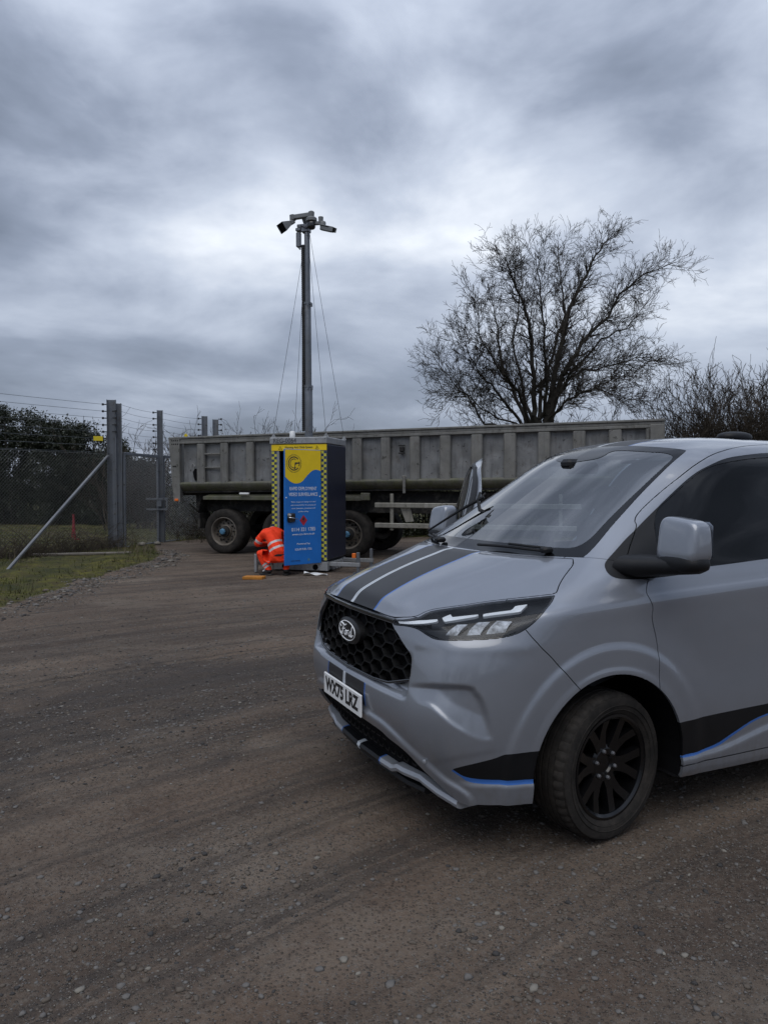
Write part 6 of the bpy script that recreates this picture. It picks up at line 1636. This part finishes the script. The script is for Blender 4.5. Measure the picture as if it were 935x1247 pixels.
def big_tree():
    rng = np.random.default_rng(21); Y0 = 34.; sc = Y0/898.36
    gz = 0.
    tr = empty('bare_tree', 'tall bare many-stemmed tree rising behind the tipper trailer', 'tree', ((660-467.5)*sc, Y0, gz))
    bx = (660-467.5)*sc
    W = lambda px, py, y: np.array([(px-467.5)*sc*(1+y/Y0)-bx, y, (591-py)*sc*(1+y/Y0)+CAM_H])
    z8 = lambda pts: [(660+(490+a*.4759-660)*.885, 516+(250+b*.4759-516)*.925) for a, b in pts]
    limbs = [([(362, 560), (380, 490), (404, 360), (432, 245), (470, 170), (505, 100), (545, 45)], .30, (0, .6, 1.0)), ([(336, 560), (331, 470), (326, 330), (300, 235), (262, 150), (245, 105)], .26, (0, -.8, -1.6)),
             ([(372, 545), (400, 460), (425, 400), (482, 322), (545, 262), (575, 205), (640, 152), (735, 118)], .24, (0, .5, .4)), ([(380, 530), (415, 450), (470, 412), (555, 402), (620, 378), (690, 392)], .15, (0, -1, -2.2)),
             ([(312, 560), (272, 475), (232, 372), (226, 295), (200, 185)], .20, (0, 1.2, 2.4)), ([(300, 560), (250, 500), (190, 440), (156, 395), (115, 300)], .15, (0, -1, -2)), ([(290, 570), (190, 560), (150, 500), (85, 430), (38, 368)], .12, (0, .8, 1.2)),
             ([(345, 550), (352, 460), (384, 372), (420, 255), (403, 150), (398, 60)], .20, (0, 1.5, 3)), ([(385, 545), (430, 490), (505, 462), (570, 482), (640, 500)], .13, (0, .8, 1.5)), ([(320, 560), (285, 470), (240, 420), (170, 320), (168, 210)], .17, (0, -1.5, -3)),
             ([(355, 550), (370, 450), (360, 330), (350, 200), (330, 90)], .18, (0, -2, -3.5)), ([(375, 545), (430, 430), (520, 330), (590, 300), (660, 220)], .16, (0, 2, 3.5)), ([(330, 560), (300, 480), (270, 330), (290, 200), (300, 100)], .17, (0, 2, 3.8)), ([(366, 555), (420, 500), (470, 470), (560, 440), (600, 420)], .12, (0, -2, -3.5)), ([(300, 570), (200, 530), (130, 470), (70, 480)], .10, (0, -1.5, -2.5))]
    trunk, crown = [], []
    for pts, r, yy in limbs:
        P = z8(pts); n = len(P); ctl = [W(px, py, float(np.interp(i/(n-1), [0, .5, 1], yy))) for i, (px, py) in enumerate(P)]
        base = np.array([ctl[0][0]*.55+rng.normal(0, .12), rng.normal(0, .15), -.1]); ctl = [base]+ctl
        xz = [np.array(c) for c in ctl]; fine = []
        for i in range(len(xz)-1):
            for k in range(4):
                t = k/4; fine.append(xz[i]*(1-t)+xz[i+1]*t+rng.normal(0, .035, 3))
        fine.append(xz[-1]); m = len(fine)
        for i in range(m-1):
            r_ = r*.68; ra, rb = r_*(1-.90*(i/(m-1))**.8), r_*(1-.90*((i+1)/(m-1))**.8); trunk.append((*fine[i], *fine[i+1], max(ra, .012), max(rb, .012)))
            frac = i/(m-1)
            if frac > .26:
                d = fine[i+1]-fine[i]; d /= np.linalg.norm(d)
                for _ in range(3 if frac < .45 else 4):
                    L = rng.uniform(.65, 1.35)*(1.0-.2*frac)
                    side(rng, crown, fine[i], d, L, max(.010, ra*.38), 3, .075, .03, (.35, .9), (2, 4), 5, .0066, (.45, .74))
    o = seg_mesh('trunk', trunk, M['bark'], tr, 7); seg_mesh('crown', crown, M['twig'], tr, 3)
    print('tree segs', len(crown))
    return tr

def shrub(name, label, cat, px, Y, ztop, width, seed, stems=26, group=None, mat='twig', depth=3, twig=.005):
    rng = np.random.default_rng(seed); x0 = (px-467.5)/898.36*Y; segs = []
    for _ in range(stems):
        b = np.array([rng.uniform(-width/2, width/2), rng.uniform(-.8, .8), 0.]); L = ztop*rng.uniform(.45, .80)
        grow(rng, segs, b, (rng.normal(0, .25)+b[0]*.12, rng.normal(0, .25), 1), L, .018+.006*ztop*rng.uniform(.5, 1), depth, .13, .05, (.3, .8), (3, 5), 6, twig, (.30, .55))
    gz = float(ground_z(x0, Y)); t = empty(name, label, cat, (x0, Y, gz), group=group)
    n = stems*6
    seg_mesh('branches', segs, M[mat], t, 3); return t

def evergreen(label, px, Y, ztop, width, seed, n=30000, profile=None):
    """mound of leafy shoots: clumps packed through the volume, loose sprigs breaking the outline"""
    rng = np.random.default_rng(seed); x0 = (px-467.5)/898.36*Y; t = empty('evergreen_bush', label, 'bush', (x0, Y, float(ground_z(x0, Y))))
    segs, C = [], []
    hmax = lambda x: ztop*float(np.interp(x/width, profile[0], profile[1]))
    for k in range(620):
        bx = rng.uniform(-width/2, width/2); hm = hmax(bx); by = rng.normal(0, .55); h = hm*rng.uniform(.0, .93); rad = rng.uniform(.26, .55)
        m = int(n/620); d = rng.normal(0, 1, (m, 3)); d /= np.linalg.norm(d, axis=1, keepdims=True); C.append(np.array([bx, by, h])+d*rad*rng.uniform(.35, 1.05, m)[:, None])
        if k % 3 == 0: segs += [(bx*.8, by*.5, 0., bx, by, h, .03, .012)]
    for k in range(150):             # sprigs
        bx = rng.uniform(-width/2, width/2); hm = hmax(bx); p = np.array([bx, rng.normal(0, .4), hm*.86]); q = p+np.array([rng.normal(0, .16), rng.normal(0, .12), rng.uniform(.05, .28)])
        segs.append((*p, *q, .010, .004)); tt = rng.uniform(.2, 1.05, 34)[:, None]; C.append(p+(q-p)*tt+rng.normal(0, .045, (34, 3)))
    seg_mesh('stems', segs, M['bark'], t, 4)
    C = np.concatenate(C); C[:, 2] = np.abs(C[:, 2]); leaves(t, C, rng, .075, M['leaf_dark'])
    return t
def leaves(parent, c, rng, s, mat, name='leaves'):
    n = len(c); d = rng.normal(0, 1, (n, 3)); d /= np.linalg.norm(d, axis=1, keepdims=True); e = np.cross(d, rng.normal(0, 1, (n, 3))); e /= np.linalg.norm(e, axis=1, keepdims=True)+1e-9
    L = s*rng.uniform(.6, 1.4, n)[:, None]; V = np.stack([c, c+d*L*.5+e*L*.32, c+d*L, c+d*L*.5-e*L*.32], 1).reshape(-1, 3)
    F = np.arange(4*n).reshape(n, 4); o = np_mesh(name, V, F, mat, parent); o['kind'] = 'stuff'; return o

big_tree()
shrub('bare_hedge', 'dense bare hedge rising above the van roof at the edge of the picture', 'hedge', 938, 33, 6.1, 5.6, 5, 300, mat='twig_brown', twig=.009)
shrub('bare_hedge', 'lower bare hedge between the front end of the tipper trailer and the tallest hedge', 'hedge', 842, 34, 3.7, 5.4, 6, 240, mat='twig_brown', twig=.009)
shrub('bare_shrub', 'bare thorny shrub showing between the tall double post and the gate post', 'shrub', 172, 25, 3.5, 2.2, 8, 22, mat='twig_brown')
shrub('bare_shrub', 'low bare shrub above the trailer rail beside the far double post', 'shrub', 272, 31, 3.6, 3.6, 9, 30, mat='twig_brown')
shrub('bare_shrub', 'bare shrub above the trailer rail just left of the mast foot', 'shrub', 335, 30, 4.1, 3.2, 10, 22, mat='twig')
shrub('bare_shrub', 'small bare shrub above the trailer rail just right of the mast foot', 'shrub', 412, 33, 3.6, 2.4, 12, 12, mat='twig')
shrub('bare_shrub', 'dense brown scrub behind the gate at the tail of the trailer', 'shrub', 222, 25.5, 2.7, 4.4, 13, 70, mat='twig_brown')
shrub('bare_shrub', 'dark low scrub under the boughs of the tall bare tree', 'shrub', 690, 37, 4.9, 7.5, 14, 110, mat='twig', twig=.008)
evergreen('dark evergreen bush standing behind the chain-link fence', 20, 29, 4.85, 9.0, 15, 190000, ([-.5, -.2, -.05, .1, .25, .37, .5], [.96, 1.0, .99, .93, .86, .78, .62]))
evergreen('low dark evergreen growth between the big evergreen bush and the double post', 138, 31, 3.1, 4.0, 16, 60000, ([-.5, -.2, .1, .5], [1.0, .93, .86, .8]))

evergreen('dark low thicket added behind the underside of the tipper trailer', 520, 22.5, 1.75, 15.0, 17, 60000, ([-.5, 0, .5], [1., .95, 1.]))  # leafy mass added so the view beneath the trailer stays dark

def verge_plants():
    rng = np.random.default_rng(31)
    # short grass, moss cushions and weeds over the verge and the rough ground behind the fence
    n = 90000; X = rng.uniform(-13, -4.2, n); Y = rng.uniform(7.5, 27, n); dv = verge_dist(X, Y); dens = fbm(X*1.1, Y*1.1, 3, 71)
    keep = (dv < -.12) & (rng.uniform(0, 1, n) < np.clip((dens-.30)*3, .05, 1)); X, Y = X[keep], Y[keep]; n = len(X); Z = ground_z(X, Y)
    h = rng.uniform(.015, .06, n)*np.where(rng.uniform(0, 1, n) < .06, 2.6, 1); a = rng.uniform(0, 2*np.pi, n); w = .010; lx, ly = np.cos(a), np.sin(a); le = rng.uniform(.1, .9, n)*h
    b = np.stack([X, Y, Z-.01], 1); V = np.stack([b+np.stack([-ly*w, lx*w, 0*X], 1), b+np.stack([ly*w, -lx*w, 0*X], 1), b+np.stack([lx*le, ly*le, h], 1)], 1).reshape(-1, 3)
    o = np_mesh('verge_grass', V, np.arange(3*n).reshape(n, 3), [M['moss'], M['dead_grass']], None, False, (fbm(X*.9, Y*.9, 3, 81) > .52).astype(int)); tag(o, kind='stuff')
    n = 9000; X = rng.uniform(-12, -4.4, n); Y = rng.uniform(8, 24, n); dv = verge_dist(X, Y); dens = fbm(X*.8, Y*.8, 3, 91)
    keep = (dv < -.25) & (rng.uniform(0, 1, n) < np.clip((dens-.50)*7, 0, 1)); X, Y = X[keep], Y[keep]; n = len(X); Z = ground_z(X, Y); h = rng.uniform(.12, .42, n); a = rng.uniform(0, 2*np.pi, n); w = .006; lx, ly = np.cos(a), np.sin(a); le = rng.uniform(.05, .7, n)*h
    b = np.stack([X, Y, Z-.01], 1); V = np.stack([b+np.stack([-ly*w, lx*w, 0*X], 1), b+np.stack([ly*w, -lx*w, 0*X], 1), b+np.stack([lx*le, ly*le, h], 1)], 1).reshape(-1, 3)
    o = np_mesh('dead_grass', V, np.arange(3*n).reshape(n, 3), [M['dead_grass'], M['moss']], None, False, (rng.uniform(0, 1, n) < .3).astype(int)); tag(o, kind='stuff')
    # brambles and dead stems tangled along the foot of the fence
    segs = []
    for _ in range(1700):
        t = rng.uniform(.0, 1.0); p = np.array(FA)*(1-t)+np.array(FB)*t; p = p+np.array([rng.normal(.15, .28), rng.normal(-.1, .3), 0]); p[2] = float(ground_z(p[0], p[1]))-.02
        a = rng.uniform(0, 2*np.pi); L = rng.uniform(.35, 1.5)*rng.uniform(.5, 1); q = p.copy(); d = np.array([math.cos(a)*.5, math.sin(a)*.5, 1.]); r = rng.uniform(.003, .008)
        for k in range(6):
            d = d+np.array([0, 0, -.28])*rng.uniform(.3, 1.4)+rng.normal(0, .12, 3); d /= np.linalg.norm(d); e = q+d*L/6; e[2] = max(e[2], p[2]); segs.append((*q, *e, r, r*.85)); q = e; r *= .85
    for _ in range(500):
        x_, y_ = rng.uniform(-6.0, -3.6), rng.uniform(20.2, 23.5); p = np.array([x_, y_, float(ground_z(x_, y_))]); a = rng.uniform(0, 2*np.pi); L = rng.uniform(.5, 1.7); q = p.copy(); d = np.array([math.cos(a)*.4, math.sin(a)*.4, 1.]); r = rng.uniform(.004, .008)
        for k in range(6):
            d = d+np.array([0, 0, -.25])*rng.uniform(.2, 1.4)+rng.normal(0, .15, 3); d /= np.linalg.norm(d); e = q+d*L/6; e[2] = max(e[2], p[2]); segs.append((*q, *e, r, r*.85)); q = e; r *= .85
    o = seg_mesh('bramble_tangle', segs, M['twig_brown'], None, 3); tag(o, kind='stuff')
    # hedge and trees on the far side of the yard, behind the photographer (seen only as reflections)
    rs = np.random.default_rng(5); segs = []
    for k in range(16):
        x0 = -34+4.6*k+rs.uniform(-1, 1); y0 = -22+rs.uniform(-3, 3)
        for _ in range(5): grow(rs, segs, (x0+rs.normal(0, .5), y0+rs.normal(0, .5), 0), (rs.normal(0, .3), rs.normal(0, .3), 1), rs.uniform(3.5, 5.5), .14, 3, .16, .05, (.35, .85), (3, 5), 6, .014, (.45, .68))
    o = seg_mesh('far_tree_line', segs, M['twig'], None, 3); tag(o, kind='stuff')
    c = np.stack([rs.uniform(-45, 45, 16000), rs.normal(-24, 1.0, 16000), np.abs(rs.normal(0, 1.1, 16000))], 1)
    leaves(None, c, rs, .30, M['leaf_dark'], 'far_hedge')
verge_plants()
